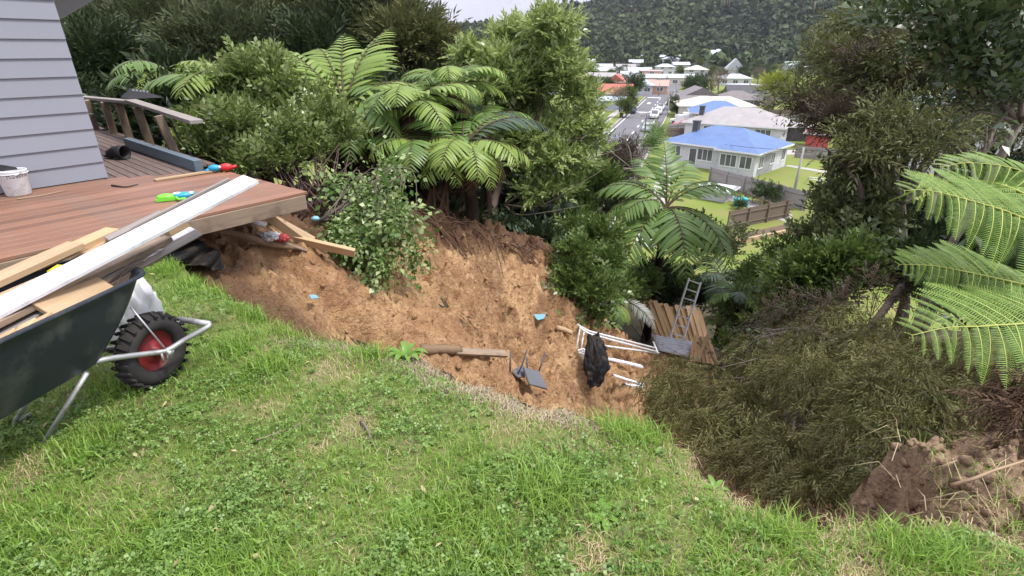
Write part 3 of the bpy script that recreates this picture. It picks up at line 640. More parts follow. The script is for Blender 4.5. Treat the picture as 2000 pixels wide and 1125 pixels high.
hd = MB(); hd.tube([NRb+FD*.02, NRb-BF*.25+Vector((0, 0, .2)), NRb-BF*.55+Vector((0, 0, .3))], .017, 8); hd.tube([NRb+FD*.4, NRb+FD*.44-BF*.25+Vector((0, 0, .2)), NRb+FD*.46-BF*.55+Vector((0, 0, .3))], .017, 8); hd.build('handle', M['galv'], wb)
# --- the timber load: each piece its own thing
def ld(a, b, wd, th, m, label, roll=0, cat='plank', name='timber_plank', grp=None): return plank(name, P(*a), P(*b), wd, th, M[m], None, roll, .003, label, cat, grp)
ld((-60, 632, 2.09), (491, 350, 2.97), .120, .022, 'white_board', 'long white painted board sticking far out of the wheelbarrow over the deck', R(10), name='painted_board')
ld((-90, 586, 2.20), (150, 478, 2.66), .100, .032, 'pine', 'thick tan timber plank lying along the far side of the wheelbarrow load', 0)
ld((60, 522, 2.52), (222, 450, 2.86), .095, .032, 'pine_fresh', 'pale tan offcut lying end-on to the thick tan plank in the wheelbarrow', 0, name='timber_offcut')
ld((-80, 618, 2.14), (215, 490, 2.70), .045, .03, 'pine', 'narrow tan batten in the wheelbarrow beside the white board', 0, name='timber_batten')
ld((140, 513, 2.62), (207, 474, 2.78), .03, .022, 'pine', 'short tan stake lying loose on the load by the white board', 0, name='timber_stake')
ld((-80, 668, 2.02), (330, 466, 2.80), .055, .028, 'pine_grey', 'brown weathered batten lying along the near edge of the white board', 0, name='timber_batten')
ld((-60, 690, 2.04), (325, 478, 2.80), .05, .026, 'grey_wood', 'long grey weathered lath below the brown batten in the wheelbarrow', 0, name='timber_lath')
ld((120, 562, 2.38), (318, 466, 2.83), .06, .022, 'pine_grey', 'short brown lath wedged under the white board', R(10), name='timber_lath')
ld((215, 538, 2.55), (378, 447, 2.90), .05, .010, 'white_board', 'thin white trim strip poking out of the barrow nose above the grey strip', R(20), name='trim_strip')
ld((205, 552, 2.53), (388, 454, 2.88), .055, .010, 'grey_wood', 'thin silver-grey strip poking out of the barrow nose below the white trim', R(25), name='trim_strip')
ld((240, 455, 2.80), (448, 350, 3.02), .03, .018, 'grey_wood', 'narrow grey lath lying over the deck along the far edge of the white board', 0, name='timber_lath')
ld((210, 470, 2.75), (318, 417, 2.93), .045, .03, 'grey_wood', 'frayed silver-grey batten end resting on the load toward the deck', R(15), name='timber_batten')
ld((325, 455, 2.86), (362, 436, 2.95), .05, .04, 'pine', 'small square timber offcut under the white board at the barrow nose', 0, name='timber_offcut')
q0, q1 = P(112, 590, 2.30), P(205, 540, 2.50)
ld((88, 612, 2.22), (206, 553, 2.46), .15, .026, 'pine', 'wide bare pine board offcut lying flat on the near side of the barrow', R(30), name='timber_offcut')
for a, b, l in (((30, 668, 2.06), (62, 634, 2.16), 'pale pine block end standing between two others in the near corner of the barrow'), ((-12, 690, 2.0), (20, 655, 2.10), 'pale pine block end at the rearmost corner of the barrow load'), ((62, 650, 2.10), (92, 622, 2.2), 'pale pine block end tucked under the wide pine board')):
    ld(a, b, .075, .04, 'pine_fresh', l, R(-25), 'block', 'timber_block')
ld((185, 560, 2.45), (222, 520, 2.58), .07, .03, 'pine', 'short tan block leaning inside the nose of the barrow tray', R(30), 'block', 'timber_block')
for a, b in (((-60, 650, 2.12), (300, 500, 2.75)), ((-60, 700, 2.1), (250, 530, 2.62)), ((-60, 690, 2.18), (200, 545, 2.6))):
    ld(a, b, .12, .03, 'pine_grey', 'brown plank buried low in the wheelbarrow load', 0, name='timber_plank', grp='planks at the bottom of the barrow load')
mb = MB(); c = P(92, 531, 2.42); mb.tube([c, c+np.array((.03, .03, .012)), c+np.array((.06, .05, 0)), c+np.array((.08, .085, .01))], [.004, .012, .012, .003], 6); tag(mb.build('yellow_strap', M['yellow']), 'small bright yellow strap on the timber load', 'strap')
# wire scraps at the nose
mb = MB()
for k in range(9):
    a = P(200+random.uniform(0, 30), 560+random.uniform(-20, 10), 2.5); b = P(300+random.uniform(-20, 30), 505+random.uniform(-20, 14), 2.72); mb.tube(smooth_curve([a, (a+b)/2+np.array((random.uniform(-.03, .05), 0, random.uniform(.0, .06))), b], 7), .0022, 4)
tag(mb.build('wire_scraps', M['twig']), 'tangle of thin wire and twigs at the nose of the tray', 'wire', kind='stuff')
# white sack behind the wheel
def lump(name, c, r, m, label, cat, seed=0, amp=.25, fr=3., sub=4):
    bm = bmesh.new(); bmesh.ops.create_icosphere(bm, subdivisions=sub, radius=1)
    for v in bm.verts:
        k = 1+amp*mnoise.fractal(v.co*fr+Vector((seed, 0, 0)), 1, 2, 4); v.co = Vector((v.co.x*r[0]*k, v.co.y*r[1]*k, v.co.z*r[2]*k))
    me = bpy.data.meshes.new(name); bm.to_mesh(me); bm.free(); me.polygons.foreach_set('use_smooth', [True]*len(me.polygons)); return tag(add(name, me, m, loc=c), label, cat)
c = G(252, 660, .0); c = P(256, 615, 3.05); lump('white_sack', (c[0], c[1], .24), (.15, .12, .27), M['sack'], 'crumpled white plastic sack standing behind the barrow wheel', 'sack', 3, .3)
# ------------------------------------------------------------------ debris under the deck
stick('log_pole', [P(398, 443, 5.2), P(470, 460, 5.5), P(530, 478, 5.75), P(585, 484, 5.95)], .045, M['log'], 'smooth brown log pole lying under the deck edge', 12, 'log', .75)
plank('timber_beam', P(515, 415, 5.75), P(590, 470, 6.0), .05, .10, M['pine'], roll=R(10), label='tan timber beam sliding down from under the deck corner', cat='beam')
plank('timber_beam', P(575, 467, 5.98), P(693, 494, 6.05), .05, .10, M['pine_fresh'], roll=R(20), label='pale timber beam end jutting over the clay below the deck corner', cat='beam')
plank('split_board', P(530, 425, 6.1), P(612, 470, 6.2), .10, .02, M['pine'], roll=R(35), label='split pale board lying behind the tan beams under the deck', cat='board')
plank('split_board', P(560, 440, 6.15), P(640, 492, 6.1), .07, .02, M['pine'], roll=R(20), label='narrow splintered board lying under the jutting pale beam', cat='board')
plank('split_board', P(500, 455, 5.7), P(600, 490, 5.95), .05, .02, M['pine_grey'], roll=R(10), label='grey splintered lath beside the log pole under the deck', cat='board')
mb = MB(); mb.tube([P(482, 428, 5.6), P(518, 440, 5.75)], .032, 10); tag(mb.build('plastic_pipe', M['whiteplastic']), 'short white plastic pipe under the deck corner', 'pipe')
lump('plastic_bag', P(528, 462, 5.75), (.09, .08, .05), M['whiteplastic'], 'clear and white plastic bag caught under the deck', 'bag', 5, .5)
lump('red_cloth', P(550, 465, 5.8), (.07, .06, .04), M['red_cloth'], 'scrap of red cloth beside the plastic bag', 'cloth', 8, .5)
lump('plastic_container', P(616, 427, 6.5), (.05, .04, .03), M['blue_plastic'], 'pale plastic container among the bush stems', 'container', 9, .2)
# black polythene hanging at the scarp
def sheet(name, fn, nu, nv, m, label, cat, th=.004):
    V = np.array([fn(i/(nu-1), j/(nv-1)) for j in range(nv) for i in range(nu)]); i = (np.arange(nv-1)[:, None]*nu+np.arange(nu-1)[None]).ravel(); F = np.stack([i, i+1, i+1+nu, i+nu], 1)
    o = add(name, mesh_np(name, V, [F], True), m); md = o.modifiers.new('thick', 'SOLIDIFY'); md.thickness = th; return tag(o, label, cat)
def poly_fn(u, v):
    a = P(355+25*u, 450+12*u, 4.75)*(1-u)+P(432, 495, 4.95)*u; b = P(300, 505, 4.3)*(1-u)+P(436, 530, 4.75)*u; p = a*(1-v)+b*v
    return p+np.array((1, -1, .6))*.05*math.sin(u*17+v*3)*(.4+v)
sheet('black_polythene', poly_fn, 24, 8, M['blacksheet'], 'torn black polythene hanging out of the scarp below the deck', 'sheeting')
stick('curved_branch', [P(1858, 948, 2.25), P(1905, 935, 2.2), P(1960, 912, 2.2), P(2030, 890, 2.25)], .009, M['pine'], 'curved pale bare branch lying over the clay bank', 12, 'branch')
stick('crooked_stick', [G(706, 822, .02), G(720, 842, .03), G(725, 858, .025), G(735, 880, .02)], .008, M['bark_pale'], 'crooked pale stick on the bare patch of lawn', 12)
stick('dry_twig', [G(500, 860, .02), G(570, 835, .02), G(630, 808, .02)], .004, M['twig'], 'long thin dry twig lying in the lawn', 10)
stick('clay_log', [P(822, 684, 6.1), P(860, 683, 6.2), P(900, 684, 6.35)], .065, M['log'], 'short thick muddy log at the torn lawn edge', 10, 'log', .9)
plank('muddy_plank', P(890, 686, 6.3), P(988, 691, 6.9), .10, .04, M['pine_grey'], roll=R(30), label='muddy plank lying beyond the log on the clay', cat='plank')
stick('broken_log', [P(1088, 640, 9.2), P(1105, 645, 9.2), P(1118, 651, 9.2)], .05, M['pine'], 'short broken pale log high on the slip', 8, 'log', .9)
mb = MB(); mb.poly([P(u, v, t) for u, v, t in ((1042, 615, 9), (1066, 614, 9.1), (1062, 623, 8.9), (1050, 626, 8.9))], [(0, 1, 2, 3)]); o = mb.build('blue_scrap', M['blue_plastic']); tag(o, 'pale blue plastic scrap lying near the fern stump on the clay', 'scrap'); o.modifiers.new('t', 'SOLIDIFY').thickness = .01
mb = MB(); mb.poly([P(u, v, t) for u, v, t in ((603, 578, 5.6), (616, 577, 5.65), (623, 583, 5.6), (608, 585, 5.5))], [(0, 1, 2, 3)]); o = mb.build('blue_scrap', M['blue_plastic']); tag(o, 'small blue plastic scrap in the runnel below the deck', 'scrap'); o.modifiers.new('t', 'SOLIDIFY').thickness = .01
# ------------------------------------------------------------------ overturned chair
ch = thing('patio_chair', 'dark grey metal chair lying overturned on the clay', 'chair', P(1035, 745, 7.3))
def ct(nm, pts, r=.012, m='steel_dark'): mb = MB(); mb.tube([P(*p) for p in pts], r, 7); return mb.build(nm, M[m], ch)
ct('leg', [(997, 686, 7.3), (996, 730, 7.3)]); ct('leg', [(1029, 683, 7.2), (1020, 712, 7.25), (1010, 735, 7.2)]); ct('leg', [(1029, 698, 7.7), (1030, 722, 7.6)]); ct('leg', [(1065, 690, 7.6), (1052, 726, 7.5)])
ct('arm', [(996, 728, 7.3), (1004, 737, 7.2), (1012, 734, 7.2)]); ct('frame', [(1022, 719, 7.3), (1052, 726, 7.5), (1068, 760, 7.25), (1034, 750, 6.95), (1022, 719, 7.3)])
mb = MB(); q = [P(1022, 719, 7.3), P(1052, 726, 7.5), P(1069, 761, 7.25), P(1034, 751, 6.95)]; mb.poly(q, [(0, 1, 2, 3)]); o = mb.build('backrest', M['sling'], ch); o.modifiers.new('t', 'SOLIDIFY').thickness = .012
mb = MB(); q = [P(1000, 724, 7.25), P(1022, 713, 7.5), P(1024, 738, 7.3), P(1010, 737, 7.1)]; mb.poly(q, [(0, 1, 2, 3)]); o = mb.build('seat', M['sling'], ch); o.modifiers.new('t', 'SOLIDIFY').thickness = .012
# black sheeting draped over the frame end
def drape(u, v):
    nz = mnoise.fractal(Vector((u*4.5, v*1.3, 2)), .9, 2, 4); n2 = mnoise.fractal(Vector((u*11, v*5, 7)), .9, 2, 3); th = (u-.5)*math.pi*1.8
    w_ = .06+.095*math.sin(min(v*1.25, 1)*math.pi*.5)*(1-.5*max(0, v-.7)/.3); c = P(1158+9*math.sin(v*2.6)-3*v, 654+(96+10*nz)*v, 8.6-.15*v)
    fold = 1+.55*nz+.22*n2
    return c+np.array((math.sin(th)*w_*fold*1.1+.03*n2, -math.cos(th)*w_*.75*fold, .05*n2))
sheet('black_sheeting', drape, 80, 40, M['blacksheet'], 'black plastic sheeting draped over the end of the white metal frame', 'sheeting', .006)
# white tubular frame
wf = thing('metal_bedstead', 'white tubular metal bed frame lying tipped across the clay', 'bed frame', P(1140, 690, 9))
def wt(nm, pts, r=.016): mb = MB(); mb.tube([P(*p) for p in pts], r, 7); mb.build(nm, M['whitemetal'], wf)
wt('top_rail', [(1127, 634, 9.3), (1150, 647, 9.2), (1280, 680, 10.4)], .02); wt('top_rail', [(1132, 640, 9.1), (1150, 652, 9.05), (1282, 687, 10.2)], .02); wt('bottom_rail', [(1170, 674, 9.2), (1288, 690, 10.3)], .018)
for a, b in (((1133, 640, 9.2), (1125, 684, 9.1)), ((1141, 646, 9.15), (1134, 688, 9.05)), ((1151, 651, 9.1), (1146, 690, 9.0)), ((1128, 683, 9.1), (1148, 690, 9.0))): wt('upright', [a, b], .014)
wt('cross_bar', [(1276, 668, 10.5), (1286, 692, 10.2)])
plank('painted_lath', P(1182, 699, 9.3), P(1254, 716, 9.6), .09, .03, M['white_board'], label='white painted slat lying behind the black sheeting', cat='slat')
plank('painted_lath', P(1104, 676, 9.2), P(1135, 690, 9.0), .07, .03, M['white_board'], label='short white slat beside the white plastic chair', cat='slat')
plank('painted_lath', P(1199, 733, 8.7), P(1258, 752, 8.9), .06, .02, M['white_board'], label='narrow white slat half buried in clay, upper of two', cat='slat')
plank('painted_lath', P(1222, 750, 8.6), P(1256, 756, 8.7), .05, .02, M['white_board'], label='narrow white slat half buried in clay, lower of two', cat='slat')
pc = thing('plastic_chair', 'white plastic chair lying on its side by the black sheeting', 'chair', P(1132, 700, 8.9))
for k in range(6): plank('slat', P(1121+3*k, 702+2.5*k-12, 8.95), P(1138+3*k, 688+2.5*k, 8.9), .02, .012, M['whiteplastic'], pc)
mb = MB(); mb.tube(smooth_curve([P(1118, 702, 8.9), P(1124, 688, 9), P(1140, 682, 9), P(1146, 692, 8.9)], 10), .018, 8); mb.build('back_frame', M['whiteplastic'], pc)
mb = MB(); mb.tube([P(1118, 702, 8.9), P(1140, 716, 8.75)], .018, 8); mb.build('leg', M['whiteplastic'], pc)
plank('timber_stake', P(1108, 703, 8.9), P(1140, 718, 8.7), .05, .03, M['pine_grey'], label='weathered stake lying under the white plastic chair', cat='stake')
# ------------------------------------------------------------------ broken fence and ladder
fe = thing('paling_fence', 'leaning tan paling fence panel broken loose at the foot of the slip', 'fence', P(1320, 690, 14.2))
FA, FB = P(1252, 586, 14.6), P(1370, 606, 14.2); DA, DB = P(1290, 672, 14.0), P(1400, 712, 13.4); npal = 11
for k in range(npal):
    s = (k+.5)/npal; j = random.uniform(-.06, .06); a = FA*(1-s)+FB*s+np.array((0, 0, j)); b = DA*(1-s)+DB*s
    plank('paling', a, b, .135, .02, M['paling_tan'], fe, up=(.2, -1, .35), bv=.002)
for f in (.2, .75): plank('rail', FA*(1-f)+DA*f+np.array((.0, .06, -.05)), FB*(1-f)+DB*f+np.array((.0, .06, -.05)), .09, .045, M['pine'], fe, up=(.2, -1, .35))
fe = thing('paling_fence', 'small fence panel lying with its rail side up beside the leaning fence', 'fence', P(1385, 705, 13))
FA, FB = P(1356, 655, 13.4), P(1385, 658, 13.2); DA, DB = P(1345, 705, 12.9), P(1404, 712, 12.8)
for k in range(7):
    s = (k+.5)/7; plank('paling', FA*(1-s)+FB*s, DA*(1-s)+DB*s, .085, .02, M['paling_tan'], fe, up=(.1, -1, .5), bv=.002)
plank('rail', P(1384, 652, 13.0), P(1362, 706, 12.6), .08, .05, M['pine_fresh'], fe); plank('rail', P(1362, 668, 13.0), P(1392, 690, 12.7), .07, .05, M['pine'], fe); plank('rail', P(1366, 660, 13.0), P(1402, 712, 12.7), .05, .05, M['pine'], fe)
def corr(u, v): p = (P(1272, 654, 13.6)*(1-u)+P(1356, 668, 13.6)*u)*(1-v)+(P(1286, 684, 13.0)*(1-u)+P(1344, 697, 12.9)*u)*v; return p+np.array((0, -.025, .04))*math.sin(v*6*2*math.pi)
sheet('roofing_sheet', corr, 6, 60, M['white_board'], 'white corrugated roofing sheet lying below the ladder', 'sheet', .003)
la = thing('ladder', 'aluminium ladder leaning up over the tan paling fence', 'ladder', P(1320, 660, 13.6))
A0, A1, B0, B1 = P(1309, 658, 13.5), P(1346, 543, 13.9), P(1334, 664, 13.3), P(1369, 551, 13.7)
plank('stile', A0, A1, .028, .05, M['alu'], la, up=(.3, -1, 0), bv=.004); plank('stile', B0, B1, .028, .05, M['alu'], la, up=(.3, -1, 0), bv=.004)
for k in range(7):
    s = (k+.35)/6.6; mb = MB(); mb.tube([A0*(1-s)+A1*s, B0*(1-s)+B1*s], .016, 7); mb.build('rung', M['alu'], la)
# ------------------------------------------------------------------ vegetation
T_PRIVET = sprig(9, .30, .15, 1.0, rseed=2); T_BROAD = sprig(8, .42, .15, .8, rseed=3); T_KAN = sprig(14, .27, .055, .75, droop=.25, rseed=4); T_FALL = sprig(13, .26, .046, .6, droop=.6, rseed=5)
T_FAR = sprig(12, .34, .10, .9, droop=.2, rseed=6); T_WOOD = sprig(14, .30, .05, .7, droop=.15, rseed=16); T_BIG = sprig(8, .36, .12, .9, rseed=7); T_VINE = sprig(9, .2, .15, 1.0, droop=.7, rseed=8); T_FINE = sprig(22, .2, .035, .7, droop=.1, rseed=9)
def cl_px(lst): return [(P(u, v, t), np.array([1, 1, .8])*r) for u, v, t, r in lst]
def split_clumps(cl, k=4, f=.55):
    out = []
    for c, r in cl:
        for i in range(k): out.append((c+unit(rng.normal(size=3))*r*rng.uniform(.45, .85), r*f*rng.uniform(.7, 1.25)))
    return out
def limbs(mb, root, cl, r0, bend=.3, n=7, twig=0, seed=0):
    """trunk to every clump: bent tapering limbs"""
    rs = random.Random(seed)
    for c, r in cl:
        c = np.array(c, float); mid = (root+c)/2+np.array((rs.uniform(-1, 1), rs.uniform(-1, 1), rs.uniform(-.2, .7)))*np.linalg.norm(c-root)*bend*.4
        mb.tube(smooth_curve([root, mid, c], n), [r0*(1-.85*i/(n-1)) for i in range(n)], 5)
        for j in range(twig):
            q = c+np.array([rs.uniform(-1, 1) for _ in range(3)])*r*1.0; a = mid*.4+c*.6; mb.tube(smooth_curve([a, (a+q)/2+np.array((0, 0, .08)), q], 5), [r0*.25, r0*.2, r0*.16, r0*.12, r0*.05], 4)
def tree(name, label, cat, base, fork, cl, n, tm, size, lm, bark='bark', r0=.1, group=None, twig=0, seed=1, k=5, f=.5, lower=None, limb_every=1, **kw):
    base = np.array(base, float); fork = np.array(fork, float); t = thing(name, label, cat, base, 0, group)
    mb = MB(); mid = (base+fork)/2+np.array((random.uniform(-1, 1), random.uniform(-1, 1), 0))*.12*np.linalg.norm(fork-base)
    cv = smooth_curve([base-np.array((0, 0, .3)), mid, fork], 9); mb.tube(cv, [r0*(1.25-.5*i/8) for i in range(9)], 8); limbs(mb, fork, cl[::limb_every], r0*.55, twig=twig, seed=seed)
    mb.build('trunk', M[bark], t)
    V, F = crown(split_clumps(cl, k, f), int(n*.82), tm, size*1.05, **kw); add('crown', mesh_np('crown', V, F), M[lm], t); return t
def gb(u, v, t):
    p = P(u, v, t); return np.array((p[0], p[1], hz1(p[0], p[1])))
# --- the wood behind the house, left
WOOD = [((205, 50), 22, 130, 110, 'l_pine', 'tall dark pine with a bare trunk behind the roof edge'), ((330, 20), 26, 110, 90, 'l_pine', 'dark pine behind the feathery trees, its limbs against the sky'),
        ((290, 110), 19, 110, 70, 'l_kan', 'drab feathery tree above the far left tree fern'), ((440, 45), 20, 120, 85, 'l_kan', 'broad feathery tree behind the leafy bush'),
        ((560, 40), 17.5, 130, 80, 'l_kan_lit', 'olive feathery tree with a lit crown above the largest tree fern'), ((690, 55), 16.5, 110, 75, 'l_kan', 'feathery tree standing directly behind the tree fern fronds'),
        ((720, 20), 21, 85, 70, 'l_pine', 'dark tree at the end of the wood against open sky'), ((805, 120), 15.5, 62, 50, 'l_kan_lit', 'lower olive feathery tree beside the bright broadleaf tree'),
        ((640, 140), 15.5, 90, 50, 'l_dark', 'dark understorey tree between the ferns and the wood'), ((180, 170), 15, 90, 70, 'l_dark', 'dark shrubby tree past the railing beside the house corner'), ((470, 120), 15, 110, 50, 'l_kan', 'drooping feathery tree low behind the leafy bush top')]
for k, ((u, v), t, ru, rv, lm, lab) in enumerate(WOOD):
    c = P(u, v, t); rx, rz = ru*t/FPX, rv*t/FPX; base = gb(u, v, t); base[2] = max(base[2], -6); cl = clumps(c, (rx, rx*.7, rz), 19, rx*.30)
    tree('pine_tree' if 'pine' in lm else 'bush_tree', lab, 'tree', base, c-np.array((0, 0, rz*.9)), cl, 1900 if 'pine' in lm else 2700, T_WOOD, .82, lm, r0=.16, seed=k, k=6, f=.42, up=.35, droop=.1, twig=1)
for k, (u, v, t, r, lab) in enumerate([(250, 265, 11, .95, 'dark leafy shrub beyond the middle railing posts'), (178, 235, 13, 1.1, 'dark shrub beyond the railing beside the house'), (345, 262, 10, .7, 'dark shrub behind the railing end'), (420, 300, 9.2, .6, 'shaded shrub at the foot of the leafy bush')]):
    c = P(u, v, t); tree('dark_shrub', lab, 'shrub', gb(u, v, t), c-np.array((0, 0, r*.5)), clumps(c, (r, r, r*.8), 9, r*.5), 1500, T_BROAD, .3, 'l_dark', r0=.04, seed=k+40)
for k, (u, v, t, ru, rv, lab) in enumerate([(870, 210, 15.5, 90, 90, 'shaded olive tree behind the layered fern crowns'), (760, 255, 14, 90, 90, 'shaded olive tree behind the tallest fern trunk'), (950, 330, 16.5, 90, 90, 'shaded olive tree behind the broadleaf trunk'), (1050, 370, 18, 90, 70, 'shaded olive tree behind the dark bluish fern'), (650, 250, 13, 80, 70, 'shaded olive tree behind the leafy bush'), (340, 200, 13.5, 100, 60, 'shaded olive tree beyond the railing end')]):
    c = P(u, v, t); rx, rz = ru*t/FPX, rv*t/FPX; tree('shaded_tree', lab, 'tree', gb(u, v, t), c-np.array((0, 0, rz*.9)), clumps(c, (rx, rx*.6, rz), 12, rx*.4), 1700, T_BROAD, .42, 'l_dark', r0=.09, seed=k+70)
# --- leafy bush beside the deck
cl = cl_px([(440,180,8.4,.42),(500,165,8.3,.42),(560,190,8,.45),(425,250,8,.42),(500,255,7.7,.5),(580,255,7.7,.5),(645,235,8,.36),(415,300,7.8,.3),(480,315,7.5,.32),(620,295,7.6,.32),(550,315,7.4,.3),(665,265,7.9,.28),(395,275,8,.3),(530,140,8.3,.3)])
bt = tree('leafy_bush', 'large bright small-leaved bush growing beside the new deck', 'bush', gb(560, 330, 7.7), gb(560, 330, 7.7)+np.array((0, 0, .25)), cl, 3700, T_PRIVET, .235, 'l_privet', 'twig_red', r0=.05, twig=5, k=9, f=.30, up=.6, lump=.3)
mb = MB()
for k in range(34):
    a = P(random.uniform(570, 690), random.uniform(395, 440), 7.2); b = P(random.uniform(520, 700), random.uniform(270, 330), 7.5); mb.tube(smooth_curve([a, (a+b)/2+np.array((random.uniform(-.12, .12), 0, .05)), b], 7), [.012, .011, .01, .009, .008, .006, .004], 4)
mb.build('stem', M['twig_red'], bt)
# --- vine shrub hanging over the scarp
cl = cl_px([(765,330,7.4,.2),(735,365,7.1,.24),(690,400,6.9,.26),(765,415,6.9,.26),(800,470,6.8,.16),(700,465,6.6,.26),(745,500,6.5,.18),(655,440,6.6,.2),(670,345,7.2,.2),(735,535,6.4,.1),(820,500,6.9,.1)])
vt = tree('hanging_shrub', 'pale-leaved shrub trailing down over the clay scarp below the bush', 'shrub', gb(650, 400, 7.4), gb(650, 400, 7.4)+np.array((0, 0, .3)), cl, 720, T_VINE, .30, 'l_vine', 'twig', r0=.014, twig=3, k=5, f=.36, droop=1.2, lump=.1)
mb = MB()
for k in range(16):
    a = P(640+random.uniform(-20, 20), 430, 6.9); b = P(random.uniform(660, 820), random.uniform(320, 420), 7); e = P(random.uniform(690, 830), random.uniform(430, 540), 6.6); mb.tube(smooth_curve([a, b, e], 12), [.008*(1-.07*i) for i in range(12)], 4)
mb.build('stem', M['bark_pale'], vt)
# --- tree ferns
def pinna(npin, w, droop, fwd=.35, taper=.75, gap=.82, rib=False):
    V, F, Q = [], [], []
    for k in range(npin):
        x = (k+.5)/npin; dx = .5/npin*gap; ww = w*min(1, 2.6*(1-x)**taper, .72+1.6*x); z = -droop*x*x
        for s in (-1, 1):
            b = len(V); V += [(x-dx, 0, z), (x+dx, 0, z-.0), (x+dx*.55+fwd*ww, s*ww, z-.18*ww), (x-dx*.35+fwd*ww, s*ww*.92, z-.18*ww)]; F.append((b, b+1, b+2, b+3) if s > 0 else (b+3, b+2, b+1, b))
    nl = len(F)
    if rib:
        m = 6
        for k in range(m+1): x = k/m; r = .008*(1-.8*x); V += [(x, -r, -droop*x*x+.008), (x, r, -droop*x*x+.008)]
        b = len(V)-2*(m+1); Q = [(b+2*k, b+2*k+2, b+2*k+3, b+2*k+1) for k in range(m)]
    return np.array(V), np.array(F), np.array(Q) if Q else None
def pinna_solid(n, w, droop):
    V, F = [], []
    for k in range(n+1):
        x = k/n; ww = w*min(1, 1.9*(1-x)**.7+.03, .55+2.2*x); z = -droop*x*x; V += [(x, 0, z), (min(1, x+.35*ww), ww, z-.30*ww), (min(1, x+.35*ww), -ww, z-.30*ww)]
    for k in range(n): a, b = 3*k, 3*k+3; F += [(a, b, b+1, a+1), (a+2, b+2, b, a)]
    return np.array(V), np.array(F), None
def frond(name, curve, up, npairs, plen, tm, s0=.12, ang=.42, mats=('f_mid', 'rib'), rr=.014, asym=(1, 1), jit=.05):
    n = 40; cv = smooth_curve(curve, n); seg = np.linalg.norm(np.diff(cv, axis=0), axis=1); cum = np.concatenate([[0], np.cumsum(seg)])/seg.sum()
    T = unit(np.gradient(cv, axis=0)); up = np.array(up, float); parts = []; ribs = []
    s = s0+(1-s0)*(np.arange(npairs)/(npairs-1))**.93*.995; pos = np.stack([np.interp(s, cum, cv[:, i]) for i in range(3)], 1); t = unit(np.stack([np.interp(s, cum, T[:, i]) for i in range(3)], 1))
    U = np.broadcast_to(up, t.shape) if up.ndim == 1 else up; S = unit(np.cross(t, U)); U = np.cross(S, t)
    x = (s-s0)/(1-s0); prof = np.minimum(1, .5+1.7*x)*np.minimum(1, (1-x)**.62*1.25+.05)
    for sg, am in ((1, asym[0]), (-1, asym[1])):
        a = ang*(1+.9*x)+rng.normal(size=npairs)*jit; d = S*sg*np.cos(a)[:, None]+t*np.sin(a)[:, None]; nn = U+rng.normal(size=U.shape)*.16
        fr = frames(d, nn); L = plen*prof*am*rng.uniform(.84, 1.08, npairs); V, F = inst(tm[0], [tm[1]]+([tm[2]] if tm[2] is not None else []), pos, fr, L)
        parts.append((V, F))
    Vs = [p[0] for p in parts]; off = len(Vs[0]); LF = np.concatenate([parts[0][1][0], parts[1][1][0]+off]); RF = []
    if tm[2] is not None: RF = np.concatenate([parts[0][1][1], parts[1][1][1]+off])
    mb = MB(); mb.tube(cv, [rr*(1-.85*c) for c in cum], 5); o = sum(len(v) for v in Vs); V = np.concatenate(Vs+[np.array(mb.v)]); tf = [np.array([f for f in mb.f if len(f) == 4])+o]
    me = mesh_np(name, V, [LF]+([RF] if len(RF) else [])+tf, mats=[0]+([1] if len(RF) else [])+[1]); me.materials.append(M[mats[0]]); me.materials.append(M[mats[1]]); return me
def arc(a0, a1, n=9, L=1.):
    p = np.zeros(3); out = [p.copy()]
    for i in range(n-1):
        a = R(a0+(a1-a0)*(i/(n-2))**1.15); p = p+np.array((math.cos(a), 0, math.sin(a)))*L/(n-1); out.append(p.copy())
    return out
PIN = pinna_solid(7, .068, .40)
def fset(lm, rib='rib'): return [frond('frond', arc(a0, a1), (0, 0, 1), 19, .33, PIN, mats=(lm, rib), rr=.011) for a0, a1 in ((62, -5), (48, -38), (30, -50), (8, -68), (68, 25), (-35, -88))]
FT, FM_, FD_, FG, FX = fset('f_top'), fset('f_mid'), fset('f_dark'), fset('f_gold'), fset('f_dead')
def tree_fern(label, c, L, fr, tilt=0, trunk=True, r=.07, group=None, base=None, name='tree_fern'):
    """fr: list of (bearing deg, variant, set, scale)"""
    c = np.array(c, float); base = np.array((c[0]+.1, c[1]+.05, hz1(c[0], c[1]))) if base is None else base
    t = thing(name, label, 'tree fern', base, 0, group)
    if trunk:
        mb = MB(); cv = smooth_curve([base-np.array((0, 0, .2)), (base+c)/2+np.array((.05, 0, 0)), c], 8); mb.tube(cv, [r*1.7, r*1.35, r*1.1, r, r, r, r*1.05, r*.8], 9); mb.build('trunk', M['fern_trunk'], t)
    for b, v, st, sc in fr+([(random.uniform(0, 360), 5, FX, random.uniform(.5, .85)) for _ in range(5)] if trunk and r >= .07 else []):
        o = add('frond', st[v], None, t, loc=c, rot=(random.uniform(-.14, .14), R(tilt)+random.uniform(-.08, .08), R(b))); o.scale = (L*sc,)*3
    return t
def ringf(n, st, vs=(0, 1, 2), off=0, sc=(.85, 1.1)): return [(off+360*k/n+random.uniform(-12, 12), vs[k % len(vs)], st[k % len(st)] if isinstance(st[0], list) else st, random.uniform(*sc)) for k in range(n)]
tree_fern('tree fern with drooping crown beyond the railing and black cover', P(345, 160, 10.4), 1.35, ringf(13, [FT, FM_], (1, 2, 3)), r=.07)
tree_fern('tree fern half hidden behind the left side of the leafy bush', P(480, 195, 9.2), 1.75, ringf(11, [FM_, FT, FT], (1, 2, 1, 3)), r=.08)
